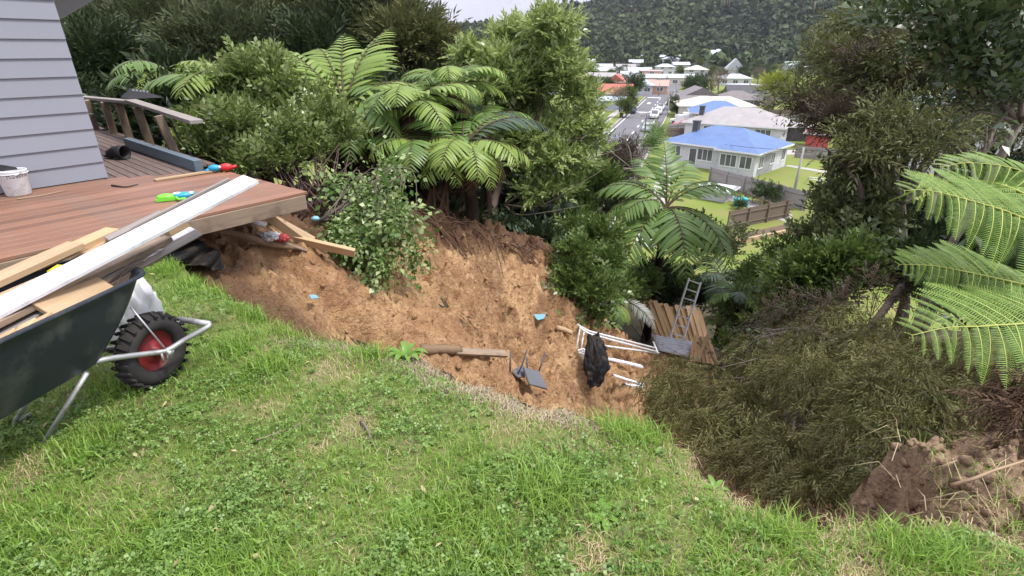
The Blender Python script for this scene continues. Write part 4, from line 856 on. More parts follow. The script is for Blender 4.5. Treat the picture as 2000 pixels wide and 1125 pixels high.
tree_fern('tallest tree fern with fronds rising above the leafy bush', P(675, 225, 9.4), 2.1, [(150, 0, FT, 1.05), (175, 4, FT, .8), (120, 0, FT, 1.0), (95, 4, FT, .95), (70, 0, FT, 1.0), (52, 4, FT, .95), (30, 1, FT, .85), (215, 1, FM_, .9), (255, 2, FM_, .7), (320, 2, FM_, .75), (0, 1, FT, .8), (290, 3, FM_, .7)], r=.09)
tree_fern('tree fern with dense layered crown right of the tallest fern', P(800, 215, 9.5), 1.5, ringf(16, [FT, FT, FM_], (1, 2, 3, 1)), r=.09)
tree_fern('tree fern crown beneath the layered one with a few golden fronds', P(820, 285, 9.0), 1.3, ringf(12, [FM_, FT, FT], (2, 3, 2))+[(215, 3, FG, .8), (245, 3, FG, .7)], r=.09)
tree_fern('tree fern leaning over the scarp with large low fronds', P(905, 290, 9.0), 1.5, [(20, 1, FM_, 1.1), (-10, 2, FT, .9), (-40, 2, FT, .9), (-75, 2, FT, .95), (-100, 2, FT, .95), (-125, 3, FT, .8), (-150, 2, FG, .75), (-20, 3, FG, .65), (50, 1, FM_, 1.1), (90, 1, FM_, 1), (160, 1, FM_, .9), (-60, 3, FT, .8), (5, 1, FD_, 1.15)], r=.10)
tree_fern('tree fern tucked behind the layered crowns against the broadleaf tree', P(880, 175, 10.6), 1.4, ringf(12, [FM_, FT], (1, 2, 1)), r=.08)
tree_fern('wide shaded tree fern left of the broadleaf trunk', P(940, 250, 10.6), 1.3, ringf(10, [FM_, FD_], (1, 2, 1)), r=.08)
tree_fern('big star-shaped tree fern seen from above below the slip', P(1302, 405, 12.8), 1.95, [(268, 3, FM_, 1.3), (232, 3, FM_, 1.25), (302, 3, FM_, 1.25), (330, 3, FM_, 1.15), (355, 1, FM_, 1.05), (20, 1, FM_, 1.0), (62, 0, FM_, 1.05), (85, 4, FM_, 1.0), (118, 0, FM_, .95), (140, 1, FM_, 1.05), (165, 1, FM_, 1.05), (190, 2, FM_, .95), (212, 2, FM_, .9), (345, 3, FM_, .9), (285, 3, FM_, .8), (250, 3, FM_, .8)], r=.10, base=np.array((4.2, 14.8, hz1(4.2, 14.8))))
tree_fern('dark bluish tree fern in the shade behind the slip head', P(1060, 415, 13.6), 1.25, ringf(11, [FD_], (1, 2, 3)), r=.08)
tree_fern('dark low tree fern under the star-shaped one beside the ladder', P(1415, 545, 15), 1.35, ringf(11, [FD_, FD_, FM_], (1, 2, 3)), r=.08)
tree_fern('small fern with wide fronds in the shrubs above the slip', P(1190, 525, 10.9), .6, ringf(8, [FM_], (1, 2, 2)), r=.04, name='ground_fern')
tree_fern('knocked-over fern sprawling from the shrubs toward the white frame', P(1190, 590, 10.6), .85, [(-70, 3, FM_, .8), (-45, 3, FT, .8), (-100, 3, FM_, .7), (200, 3, FD_, .6)], r=.05, name='ground_fern')
tree_fern('small fern behind the leaning paling fence', P(1415, 630, 14.8), .75, ringf(9, [FM_, FT], (1, 2, 2)), r=.04, name='ground_fern')
tree_fern('small shaded fern at the fence foot by the fallen tree', P(1440, 575, 12), .8, ringf(9, [FD_, FM_], (1, 2, 2)), r=.04, name='ground_fern')
tree_fern('small brown-edged fern on the right rim of the clay', P(1075, 600, 9.6), .42, ringf(7, [FM_, FG], (2, 3, 2)), r=.03, name='ground_fern')
sf = thing('silver_frond', 'fallen fern frond showing its silvery underside by the fence', 'frond', P(1250, 610, 10.6))
add('blade', frond('blade', [P(1215, 585, 10.7), P(1240, 596, 10.5), P(1265, 618, 10.3), P(1280, 645, 10.2)], (.2, -.9, .5), 22, .2, PIN, mats=('f_silver', 'rib')), None, sf)
# --- the near tree fern at the right, each frond on its own curve
PINN = pinna(32, .158, .28, .22, .8, .74, True); PINS = pinna(27, .155, .25, .22, .8, .76, True)
NC = P(2135, 560, 3.35); nb = np.array((NC[0]+.1, NC[1]-.1, hz1(NC[0], NC[1]))); nf = thing('tree_fern', 'large bright tree fern spreading its fronds over the clay bank', 'tree fern', nb)
mb = MB(); mb.tube(smooth_curve([nb-np.array((0, 0, .2)), (nb+NC)/2+np.array((.06, 0, 0)), NC], 9), [.2, .17, .15, .13, .12, .12, .12, .12, .1], 10); mb.build('trunk', M['fern_trunk'], nf)
NEAR = [([NC, P(2040, 622, 3.05), P(1935, 636, 2.85), P(1850, 640, 2.75), P(1780, 655, 2.66)], (0, -.5, .85), 19, .47, PINN),
        ([NC, P(2030, 560, 3.45), P(1930, 540, 3.45), P(1830, 520, 3.4), P(1755, 516, 3.35)], (.1, -.5, .85), 21, .36, PINS),
        ([NC, P(2070, 465, 3.35), P(1985, 420, 3.25), P(1890, 390, 3.15), P(1815, 372, 3.05), P(1765, 372, 3.0)], (-.1, -.55, .8), 20, .44, PINN),
        ([NC+np.array((.05, .2, .05)), P(2080, 380, 3.9), P(1990, 332, 4.05), P(1900, 318, 4.05), P(1835, 326, 4.0)], (0, -.4, .9), 20, .40, PINS),
        ([NC, NC+np.array((.5, -.3, .35)), NC+np.array((1.1, -.5, .4)), NC+np.array((1.6, -.7, .1))], (0, 0, 1), 20, .36, PINS), ([NC, NC+np.array((.6, .4, .4)), NC+np.array((1.2, .8, .4)), NC+np.array((1.7, 1.1, .1))], (0, 0, 1), 20, .36, PINS),
        ([NC, NC+np.array((.0, .6, .4)), NC+np.array((-.1, 1.2, .4)), NC+np.array((-.2, 1.7, .1))], (0, 0, 1), 20, .36, PINS), ([NC, P(2090, 640, 3.1), P(2040, 720, 2.9), P(2005, 800, 2.8)], (-.6, -.5, .6), 18, .30, PINS)]
for cv, up, n_, pl, tm in NEAR: add('frond', frond('frond', cv, up, n_, pl, tm, s0=.16, ang=.30, mats=('f_near', 'rib_y'), rr=.010, jit=.09), None, nf)
V, F = crown([(P(2000, 815, 2.62), np.array((.10, .10, .13))), (P(2050, 770, 2.75), np.array((.18, .18, .22))), (P(1990, 865, 2.5), np.array((.08, .08, .06)))], 600, T_FINE, .2, droop=1.3, up=0, lump=.2); o = add('dead_skirt', mesh_np('skirt', V, F), M['f_dead'], nf)
# --- bright broadleaf tree in the middle
tc_ = P(1030, 195, 13); cl = clumps(tc_, (1.65, 1.5, 1.8), 28, .55)+cl_px([(1120,255,12.6,.45),(1150,210,12.6,.35),(1160,255,12.4,.32),(1172,285,12.4,.22),(1140,320,12.4,.3),(1080,320,12.4,.45),(960,285,12.7,.45),(1010,330,12.6,.45),(1090,370,12.4,.32),(1030,385,12.4,.36),(950,130,13,.5),(1000,80,13,.5),(1060,70,13,.5),(1095,130,13,.45),(930,190,13,.45),(1130,190,12.7,.35)])
bs = gb(965, 470, 12.3); tree('broadleaf_tree', 'tall bright olive-green broadleaf tree standing at the head of the slip', 'tree', bs, P(990, 330, 12.8), cl, 9500, T_BROAD, .28, 'l_broad', 'bark', r0=.10, twig=1, k=7, f=.36, up=.2, jit=1.1, lump=.35, limb_every=2, flat=1.1)
mb = MB()
for a, b in (((1060, 400, 12.3), (1180, 330, 12)), ((1020, 420, 12.4), (1150, 400, 12)), ((1100, 330, 12.2), (1215, 290, 12))):
    p, q = P(*a), P(*b); mb.tube(smooth_curve([P(985, 400, 12.5), p, q], 9), [.03, .028, .025, .02, .017, .014, .01, .008, .004], 5)
tt = thing('bare_branch', 'bare crooked lower limbs reaching out of the broadleaf tree', 'branch', P(985, 400, 12.5)); mb.build('limb', M['bark_pale'], tt)
# --- understorey and shrubs round the slip
def shrub(label, lst, n, tm, size, lm, bark='twig', name='green_shrub', r0=.03, twig=2, **kw):
    c0 = np.mean([P(*q[:3]) for q in lst], axis=0); b = np.array((c0[0], c0[1]+.2, hz1(c0[0], c0[1]+.2))); return tree(name, label, kw.pop('cat', 'shrub'), b, b+np.array((0, 0, .2)), cl_px(lst), n, tm, size, lm, bark, r0=r0, twig=twig, **kw)
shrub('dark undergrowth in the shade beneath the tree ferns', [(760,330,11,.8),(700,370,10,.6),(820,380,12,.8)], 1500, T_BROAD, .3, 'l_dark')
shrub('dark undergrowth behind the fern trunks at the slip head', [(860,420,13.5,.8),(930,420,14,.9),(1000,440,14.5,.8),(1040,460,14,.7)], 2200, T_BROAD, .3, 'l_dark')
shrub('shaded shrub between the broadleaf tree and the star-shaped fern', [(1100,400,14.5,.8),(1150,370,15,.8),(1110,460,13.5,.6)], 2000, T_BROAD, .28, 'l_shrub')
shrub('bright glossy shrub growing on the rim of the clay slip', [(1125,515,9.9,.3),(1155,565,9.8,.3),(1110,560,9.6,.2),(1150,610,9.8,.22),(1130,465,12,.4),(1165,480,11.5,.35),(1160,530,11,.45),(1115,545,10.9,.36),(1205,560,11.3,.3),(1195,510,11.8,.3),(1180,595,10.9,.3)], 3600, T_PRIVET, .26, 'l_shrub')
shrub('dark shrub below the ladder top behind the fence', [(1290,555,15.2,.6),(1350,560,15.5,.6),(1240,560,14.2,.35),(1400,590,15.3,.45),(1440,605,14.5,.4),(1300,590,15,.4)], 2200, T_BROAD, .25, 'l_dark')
shrub('dark green bank of shrubs beyond the small fence panel', [(1460,630,12.5,.5),(1500,590,12,.6),(1450,690,12,.35),(1470,540,13.5,.5)], 2200, T_PRIVET, .26, 'l_shrub')
shrub('brownish feathery shrub on the slope above the road', [(1195,320,19,.6),(1225,300,19.5,.4),(1180,350,18,.6),(1215,345,18,.5)], 1700, T_KAN, .4, 'l_kan_red', 'bark_pale', twig=5)
shrub('bright rank grass and weeds on the bank beside the road', [(1285,262,30,.3),(1272,285,28,.35)], 500, T_FINE, .5, 'l_vine')
shrub('low dull shrub on the slope below the broadleaf tree', [(1130,330,21,.9),(1090,350,20,.9),(1160,400,17,.7),(1210,410,16,.6)], 1900, T_PRIVET, .35, 'l_dull')
shrub('olive shrub on the slope behind the star-shaped fern', [(1330,470,16,.8),(1400,480,17,.6),(1250,440,15,.7)], 1500, T_PRIVET, .32, 'l_dull')
# dry bare branches on the slope
def bare(label, root, tips, r, m='bark_pale', name='bare_branch'):
    t = thing(name, label, 'branch', root); mb = MB(); rs = random.Random(len(label))
    for q in tips:
        q = np.array(q); mid = (root*.45+q*.55)+np.array([rs.uniform(-1, 1) for _ in range(3)])*np.linalg.norm(q-root)*.12; mb.tube(smooth_curve([root, mid, q], 8), [r*(1-.11*i) for i in range(8)], 5)
        for k in range(3):
            a = mid*(1-k*.25)+q*k*.25; e = a+(q-root)*.28+np.array([rs.uniform(-1, 1) for _ in range(3)])*np.linalg.norm(q-root)*.2; mb.tube(smooth_curve([a, (a+e)/2, e], 4), [r*.4, r*.3, r*.2, r*.1], 4)
    mb.build('branch', M[m], t)
bare('pale dead branches forking above the star-shaped fern', P(1235, 330, 15.5), [P(1170, 280, 15.5), P(1215, 265, 15.5), P(1240, 255, 15.5), P(1160, 345, 15), P(1185, 320, 15), P(1270, 290, 15.5)], .028)
# --- right-hand feathery tree
cl = cl_px([(1720,40,11,.75),(1680,100,10.5,.65),(1620,150,10,.55),(1570,190,9.8,.42),(1650,200,9.5,.5),(1740,150,9.5,.7),(1800,120,9,.8),(1850,40,10,.9),(1700,255,8.5,.42),(1765,235,8.5,.45),(1680,280,8.5,.32),(1725,300,8,.4),(1800,285,8,.45),(1860,255,8.5,.45),(1920,200,9,.6),(1965,100,9,.8),(1985,250,8.5,.45),(1650,235,9.2,.3)])
fth = tree('feathery_tree', 'big dark olive feathery tree crowding the right of the view', 'tree', gb(1770, 500, 8.2), P(1760, 400, 8.3), cl, 6000, T_KAN, .40, 'l_kan_lit', 'bark_pale', r0=.085, twig=4, k=7, f=.38, up=.15, droop=.35)
V, F = crown(split_clumps(cl_px([(1575,222,9.5,.2),(1610,240,9,.25),(1640,250,9,.25),(1720,130,9.2,.4),(1790,180,8.8,.35)]), 5, .5), 800, T_KAN, .34); add('brown_crown', mesh_np('crown', V, F), M['l_kan_red'], fth)
for k, (u0, u1, t, lab) in enumerate(((1805, 1830, 8.3, 'pale straight trunk right of the feathery tree'), (1690, 1655, 8.4, 'dark twisted stem left of the feathery tree trunk'), (1850, 1900, 8.0, 'slim leaning stem at the right of the pale trunks'))):
    b = gb(u0, 500, t); q = P(u1, 330, t); mb = MB(); mb.tube(smooth_curve([b, P((u0+u1)/2+(8 if k else -6), 430, t), q], 9), [.07, .065, .06, .055, .05, .045, .04, .035, .03], 7); limbs(mb, np.array(q), [(q+np.array((random.uniform(-.5, .5), 0, random.uniform(.3, .7))), .2) for _ in range(4)], .03); t_ = thing('bare_tree', lab, 'tree', b); mb.build('trunk', M['bark_pale' if k != 1 else 'bark'], t_)
# corner tree with long glossy leaves
cl = cl_px([(1800,55,5.2,.38),(1905,40,5,.42),(1985,60,4.8,.45),(1835,140,5.2,.26),(1935,150,5,.34),(1995,180,4.8,.35),(1880,215,5.2,.16),(1760,25,5.4,.25),(1870,110,5.1,.25),(1850,175,5.2,.15)])
tree('glossy_tree', 'glossy long-leaved tree with pale branches in front of the feathery tree', 'tree', gb(2010, 420, 5.6), P(1990, 240, 5.3), cl, 620, T_BIG, .30, 'l_gloss', 'bark_pale', r0=.05, twig=5, k=4, f=.55, up=.5)
bare('pale forked limbs of the corner tree hanging below its leaves', P(1990, 190, 5.2), [P(1880, 235, 5.2), P(1895, 60, 5.2), P(1925, 280, 5.3), P(1845, 205, 5.2), P(1820, 90, 5.2)], .026)
# dull-leaved tree by the power pole
cl = cl_px([(1650,345,9,.24),(1690,350,9,.3),(1635,405,8.8,.32),(1670,420,8.6,.4),(1620,475,8.4,.36),(1710,450,8.5,.34),(1575,475,8.6,.2),(1700,385,8.8,.3)])
tree('dull_shrub_tree', 'dull grey-green leafy tree with twisted dark stems left of the pale trunks', 'tree', gb(1665, 520, 8.5), P(1665, 470, 8.6), cl, 2500, T_PRIVET, .25, 'l_dull', 'bark', r0=.05, twig=5, k=5, f=.45)
shrub('deep green leafy shrub under the dull-leaved tree', [(1640,545,8,.45),(1570,555,8.3,.42),(1710,530,8,.38),(1525,610,8.4,.36),(1600,600,8,.32),(1540,520,8.8,.3),(1760,545,7.8,.3)], 3400, T_PRIVET, .25, 'l_shrub')
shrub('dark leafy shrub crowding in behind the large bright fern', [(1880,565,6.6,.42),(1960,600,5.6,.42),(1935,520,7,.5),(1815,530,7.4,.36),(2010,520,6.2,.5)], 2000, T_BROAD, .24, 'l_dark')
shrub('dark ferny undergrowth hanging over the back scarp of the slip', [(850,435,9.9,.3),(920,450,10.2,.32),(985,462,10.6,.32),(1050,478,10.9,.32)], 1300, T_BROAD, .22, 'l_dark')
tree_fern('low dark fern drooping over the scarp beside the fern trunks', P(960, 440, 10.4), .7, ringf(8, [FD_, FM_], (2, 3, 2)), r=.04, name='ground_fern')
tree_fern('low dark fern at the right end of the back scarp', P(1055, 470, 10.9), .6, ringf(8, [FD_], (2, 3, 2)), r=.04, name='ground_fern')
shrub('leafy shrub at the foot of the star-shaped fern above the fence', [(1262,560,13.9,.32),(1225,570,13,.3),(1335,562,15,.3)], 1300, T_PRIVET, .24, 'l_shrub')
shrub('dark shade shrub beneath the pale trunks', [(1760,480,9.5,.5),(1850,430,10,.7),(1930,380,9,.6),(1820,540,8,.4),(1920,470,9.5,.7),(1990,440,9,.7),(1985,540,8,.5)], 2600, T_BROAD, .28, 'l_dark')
# --- fallen feathery tree filling the hole
FALL = [(1560,660,6.2,.28),(1490,700,6.3,.26),(1620,690,5.9,.42),(1760,700,5.4,.45),(1300,735,6.6,.32),(1295,800,6.2,.32),(1370,770,6.2,.46),(1450,720,6.4,.42),(1470,805,5.6,.5),(1560,710,6.0,.45),(1400,855,5.4,.36),(1500,890,4.8,.4),(1600,785,5.3,.55),(1580,880,4.5,.4),(1690,715,5.5,.45),(1700,805,4.8,.5),(1680,895,4.2,.4),(1800,785,4.6,.45),(1785,855,4.0,.32),(1880,810,4.3,.4),(1625,950,3.9,.28),(1700,945,3.7,.24),(1560,945,4.1,.26),(1850,715,5.2,.45),(1740,640,6.3,.36),(1650,650,6.2,.33),(1440,910,4.8,.25)]
cl = cl_px(FALL); fb = P(1760, 560, 7.0); ft = thing('fallen_tree', 'fallen dark feathery tree filling the hole beside the lawn', 'tree', (fb[0], fb[1], hz1(fb[0], fb[1])))
mb = MB(); mb.tube(smooth_curve([fb, P(1640, 720, 6.0), P(1560, 830, 5.4), P(1520, 900, 5.0)], 10), [.05-.004*i for i in range(10)], 7); limbs(mb, P(1640, 720, 6.0), cl, .03, twig=1); mb.build('trunk', M['bark'], ft)
sc_ = split_clumps(cl, 4, .46)
V, F = crown(sc_, 13500, T_FALL, .19, up=.0, droop=1.3, jit=.4, lump=.84, flat=.2); add('crown', mesh_np('crown', V, F), M['l_fall'], ft)
V, F = crown(cl_px([(1540,640,6.4,.26),(1480,660,6.5,.2),(1690,575,7,.28),(1640,610,6.8,.26),(1760,560,7.2,.3),(1560,610,6.9,.24),(1600,640,6.4,.26)]), 420, T_FALL, .24, up=.2, droop=.4); add('dead_crown', mesh_np('dead', V, F), M['l_kan_red'], ft)
bare('tangle of dead grey branches on top of the fallen tree', P(1580, 640, 6.3), [P(1400, 720, 6.2), P(1440, 700, 6.3), P(1480, 650, 6.4), P(1520, 720, 6), P(1560, 740, 5.9), P(1500, 690, 6.1), P(1600, 600, 6.6)], .018)
bare('thin dead twigs rising at the hole beside the clay bank', P(1755, 985, 3.0), [P(1700, 900, 3.2), P(1690, 910, 3.1), P(1765, 860, 3.1), P(1740, 930, 3.0)], .006)
# --- roots along the back of the slip
rt = thing('exposed_roots', 'dark exposed roots and torn fern bases along the back scarp of the slip', 'roots', P(940, 490, 9.4)); mb = MB(); rs = random.Random(5)
for k in range(44):
    u = rs.uniform(800, 1090); v = 440+(u-800)*.16+rs.uniform(-14, 26); t = 8.2+(u-800)*.0068; a = P(u, v, t); z0 = slip1(a[0], a[1]); a[2] = max(a[2]*0+z0+.12, z0+.05); e = a+np.array((rs.uniform(-.6, .7), rs.uniform(-.45, .1), 0)); e[2] = slip1(e[0], e[1])+rs.uniform(-.03, .05); mb.tube(smooth_curve([a, (a+e)/2+np.array((rs.uniform(-.1, .1), 0, rs.uniform(.0, .12))), e], 6), [.013, .012, .01, .008, .005, .003], 4)
for k in range(16):
    a = P(rs.uniform(830, 880), rs.uniform(330, 400), 9.4); e = P(rs.uniform(800, 900), rs.uniform(450, 500), 8.9); mb.tube(smooth_curve([a, (a+e)/2+np.array((rs.uniform(-.1, .1), 0, 0)), e], 6), [.03, .03, .028, .024, .02, .01], 5)
mb.build('root', M['root'], rt)
# ------------------------------------------------------------------ the valley
for k, c in dict(w_white=(.58, .59, .61), w_cream=(.66, .62, .54), w_grey=(.40, .43, .47), w_blue=(.46, .52, .60), w_peach=(.60, .38, .26), w_dark=(.09, .09, .10), w_red=(.42, .08, .07), w_teal=(.45, .58, .56)).items(): M[k] = mat(k, c, tuple(x*.86 for x in c), .8, .7, .25, dirt=(tuple(x*.7 for x in c), 1.5))
def roofmat(name, c, ribs=.35, axis='X', metal=.0):
    m = mat(name, c, tuple(x*.80 for x in c), .7, .5, .4, dirt=(tuple(x*.72 for x in c), .9)); t = m.node_tree; b = t.nodes['Principled BSDF']
    wv = N(t, 'TexWave'); wv.inputs['Scale'].default_value = 1/ribs; wv.bands_direction = axis; tcn = N(t, 'TexCoord'); t.links.new(tcn.outputs['Object'], wv.inputs[0]); bp = N(t, 'Bump'); bp.inputs['Strength'].default_value = .5; bp.inputs['Distance'].default_value = .04; t.links.new(wv.outputs[1], bp.inputs['Height']); t.links.new(bp.outputs[0], b.inputs['Normal']); M[name] = m
for k, c, ax in (('r_blue', (.11, .19, .38), 'X'), ('r_grey', (.34, .32, .31), 'Z'), ('r_cream', (.52, .47, .39), 'X'), ('r_brown', (.17, .15, .145), 'Z'), ('r_black', (.055, .055, .06), 'Z'), ('r_red', (.42, .12, .075), 'Z'), ('r_pink', (.55, .30, .25), 'Z'), ('r_white', (.52, .55, .59), 'X'), ('r_green', (.38, .52, .48), 'X'), ('r_pale', (.50, .58, .68), 'X')): roofmat(k, c, .4, ax)
M['trim'] = mat('trim', (.76, .77, .78), (.68, .69, .70), 1, .5)
def hip_roof(mb, x0, x1, y0, y1, z, rh, ov=.5, kind='hip', th=.16):
    X0, X1, Y0, Y1 = x0-ov, x1+ov, y0-ov, y1+ov; lx, ly = X1-X0, Y1-Y0
    if lx >= ly:
        ins = ly/2*.98 if kind == 'hip' else 0; r = [(X0+ins, (Y0+Y1)/2, z+rh), (X1-ins, (Y0+Y1)/2, z+rh)]
        pts = [(X0, Y0, z), (X1, Y0, z), (X1, Y1, z), (X0, Y1, z)]+r; fs = [(0, 1, 5, 4), (2, 3, 4, 5), (1, 2, 5), (3, 0, 4)]
    else:
        ins = lx/2*.98 if kind == 'hip' else 0; r = [((X0+X1)/2, Y0+ins, z+rh), ((X0+X1)/2, Y1-ins, z+rh)]
        pts = [(X0, Y0, z), (X1, Y0, z), (X1, Y1, z), (X0, Y1, z)]+r; fs = [(0, 1, 4), (1, 2, 5, 4), (2, 3, 5), (3, 0, 4, 5)]
    lo = [(a, b, c-th) for a, b, c in pts[:4]]; n = len(pts); mb.poly(pts+lo, fs+[(0, n, n+1, 1), (1, n+1, n+2, 2), (2, n+2, n+3, 3), (3, n+3, n, 0), (n+3, n+2, n+1, n)])
def window(t, x, y, z, wd, ht, face, panes=2, door=False):
    """face: 'S','N','E','W' outward side"""
    ax = face in 'SN'; sg = {'S': -1, 'N': 1, 'E': 1, 'W': -1}[face]
    def bx(mb, a0, a1, z0, z1, d0, d1):
        if ax: mb.box((x+a0, min(y+sg*d0, y+sg*d1), z+z0), (x+a1, max(y+sg*d0, y+sg*d1), z+z1))
        else: mb.box((min(x+sg*d0, x+sg*d1), y+a0, z+z0), (max(x+sg*d0, x+sg*d1), y+a1, z+z1))
    mb = MB(); f = .09
    for a0, a1, z0, z1 in ((-wd/2-f, wd/2+f, ht, ht+f), (-wd/2-f, wd/2+f, -f*1.3, 0), (-wd/2-f, -wd/2, 0, ht), (wd/2, wd/2+f, 0, ht)): bx(mb, a0, a1, z0, z1, -.04, .06)
    for k in range(1, panes): q = -wd/2+wd*k/panes; bx(mb, q-.035, q+.035, 0, ht, -.03, .05)
    o = mb.build('door' if door else 'window', M['trim'], t, local=True); p = MB(); bx(p, -wd/2, wd/2, 0, ht, -.03, .015); p.build('pane', M['glass'], o, local=True)
def house_(label, loc, rot, blocks, wall, roof, wins, rh=1.5, kind='hip', chim=None, h=2.6, name='house', cat='house', ov=.5, group=None, found=.5):
    """blocks: list of (x0,x1,y0,y1[,kind,rh,h])"""
    t = thing(name, label, cat, loc, R(rot), group)
    for k, b in enumerate(blocks):
        kd = b[4] if len(b) > 4 else kind; r_ = b[5] if len(b) > 5 else rh; hh = b[6] if len(b) > 6 else h; eps = .012*k
        mb = MB(); x0, x1, y0, y1 = b[:4]; mb.box((x0, y0, -.6), (x1, y1, hh-eps))
        if kd == 'gable':
            if x1-x0 >= y1-y0:
                for x in (x0, x1): mb.poly([(x, y0, hh), (x, y1, hh), (x, (y0+y1)/2, hh+r_*.93)], [(0, 1, 2)])
            else:
                for y in (y0, y1): mb.poly([(x0, y, hh), (x1, y, hh), ((x0+x1)/2, y, hh+r_*.93)], [(0, 1, 2)])
        mb.build('wall', M[wall], t, local=True); mb = MB(); hip_roof(mb, x0, x1, y0, y1, hh+.1-eps, r_, ov, kd); rf = mb.build('roof', M[roof], t, local=True)
        mb = MB(); e = ov+.02; g = hh+.03-eps
        for a, c in (((x0-e, y0-e, g-.12), (x1+e, y0-e+.06, g+.07)), ((x0-e, y1+e-.06, g-.12), (x1+e, y1+e, g+.07)), ((x0-e, y0-e+.06, g-.12), (x0-e+.06, y1+e-.06, g+.07)), ((x1+e-.06, y0-e+.06, g-.12), (x1+e, y1+e-.06, g+.07))): mb.box(a, c)
        mb.build('gutter', M['trim'], rf, local=True)
    if chim: mb = MB(); x, y, z, hh = chim; mb.box((x-.35, y-.35, z-1), (x+.35, y+.35, z+hh)); mb.box((x-.42, y-.42, z+hh), (x+.42, y+.42, z+hh+.15)); mb.build('chimney', M['w_dark'], t, local=True)
    for w_ in wins: window(t, *w_)
    return t
# the near blue-roofed house; local x runs along its long wall toward the near corner
bl = G(1470, 347, VZ)
t = house_('white house with a broad bright blue roof and dark chimney', (bl[0], bl[1], VZ), -45.4, [(-12, 0, .9, 9.4), (-4.4, 0, 0, 5.5, 'hip', 1.25)], 'w_white', 'r_blue',
    [(-10.6, .9, 1.1, 1.3, 1.2, 'S', 2), (-8.2, .9, .3, .9, 1.9, 'S', 1, True), (-6.6, .9, 1.0, 1.9, 1.3, 'S', 3), (-3.2, 0, .9, 1.9, 1.3, 'S', 3), (-1.1, 0, .9, 1.3, 1.3, 'S', 2), (0, 1.6, .9, 1.2, 1.3, 'E', 2), (0, 5.0, 1.0, 1.1, 1.2, 'E', 2), (0, 8.2, 1.0, 1.0, 1.2, 'E', 2)], 1.9, chim=(-9.6, 3.6, 4.2, .9), h=2.7)
g2 = G(1521, 287, VZ)
house_('white house with a weathered grey tiled roof behind the blue one', (g2[0], g2[1], VZ), -33, [(-14.5, 0, 0, 9.5)], 'w_white', 'r_grey', [(-2.6, 0, 1.0, 2.2, 1.3, 'S', 3), (-7, 0, 1.0, 1.9, 1.3, 'S', 3), (-10.5, 0, 1.0, 1.9, 1.3, 'S', 3), (0, 3, 1, 1.5, 1.2, 'E', 2)], 2.2, chim=(-12.6, 2, 4, 1.0), h=2.7)
def hs_(label, u, v, wd, dp_, h, rh, kind, rot, wall, roof, nw=2, t=None, faceN=True, ov=.45, chim=None, name='house'):
    c = G(u, v, VZ) if t is None else P(u, v, t)
    if t is None and c[1] > 300: c = P(u, v, 290)
    wins = [(-wd/2+wd*(k+.5)/nw, 0, 1.0, min(1.8, wd/nw*.55), 1.15, 'S', 2) for k in range(nw)]+[(wd/2, dp_*.4, 1.0, 1.3, 1.15, 'E', 2)]
    if h < 2.3: wins = []
    if h > 4: wins += [(-wd/2+wd*(k+.5)/nw, 0, 3.6, min(1.8, wd/nw*.55), 1.15, 'S', 2) for k in range(nw)]
    return house_(label, c, rot, [(-wd/2, wd/2, 0, dp_)], wall, roof, wins, rh, kind, h=h, ov=ov, chim=chim, name=name)
hs_('white house with a second bright blue roof beside the road', 1402, 249, 10, 8, 2.5, 1.9, 'hip', -14, 'w_white', 'r_blue', 3)
hs_('wide low house with a cream roof behind the second blue roof', 1398, 232, 15, 9, 2.5, 1.6, 'hip', -10, 'w_cream', 'r_cream', 3, ov=.6)
hs_('pale blue-grey gabled house with white barge boards', 1367, 212, 8, 9, 2.8, 2.0, 'gable', -6, 'w_blue', 'r_brown', 2)
hs_('low carport with a dark brown gable in front of the blue-grey house', 1355, 218, 6, 4, 2.2, 1.2, 'gable', -6, 'w_grey', 'r_brown', 1)
hs_('house with a dark brown roof and a small white gable', 1441, 216, 9.5, 7, 2.5, 1.7, 'hip', -8, 'w_dark', 'r_brown', 2)
hs_('white house with a black roof', 1462, 204, 11, 8, 2.6, 2.0, 'gable', -14, 'w_white', 'r_black', 4)
hs_('flat-roofed grey house with dark side wall', 1456, 186, 10, 8, 2.8, .4, 'hip', -14, 'w_grey', 'r_white', 2)
hs_('white house with a low white roof behind the flat-roofed one', 1435, 168, 12, 8, 2.8, 1.5, 'hip', -10, 'w_white', 'r_white', 3)
hs_('white house with an orange-red tiled gable roof left of the road', 1199, 203, 9, 7, 2.6, 2.2, 'gable', -8, 'w_white', 'r_red', 3)
hs_('low shed with a pale blue roof below the orange-red roof', 1190, 215, 7, 4, 2.2, .7, 'gable', -8, 'w_blue', 'r_pale', 1)
hs_('small house with a red front gable', 1200, 178, 6, 8, 3, 2.4, 'gable', -18, 'w_red', 'r_red', 1)
hs_('peach house with a pinkish roof at the crossroads', 1274, 184, 9, 7, 2.6, 1.6, 'gable', -15, 'w_peach', 'r_pink', 2)
hs_('pale house with a blue-grey roof and dark windows at the crossroads', 1254, 185, 6, 8, 2.8, 1.6, 'hip', -15, 'w_white', 'r_pale', 2)
hs_('long building with a bright white roof beyond the crossroads', 1262, 166, 18, 9, 2.8, 1.2, 'gable', -12, 'w_white', 'r_white', 4)
hs_('blank orange-brown block at the end of the long white roof', 1271, 163, 8, 5, 5, .3, 'hip', -12, 'w_peach', 'r_pink', 1)
hs_('long hall with a pale blue-white roof right of the crossroads', 1343, 168, 15, 8, 3, 1.2, 'gable', -12, 'w_cream', 'r_white', 3)
hs_('white two-storey house with a low pyramid roof', 1359, 157, 10, 9, 4.6, 1.8, 'hip', -12, 'w_white', 'r_cream', 2)
hs_('tall white A-shaped house on the slope', 1433, 152, 8.5, 9, 4, 5.0, 'gable', -16, 'w_white', 'r_white', 2)
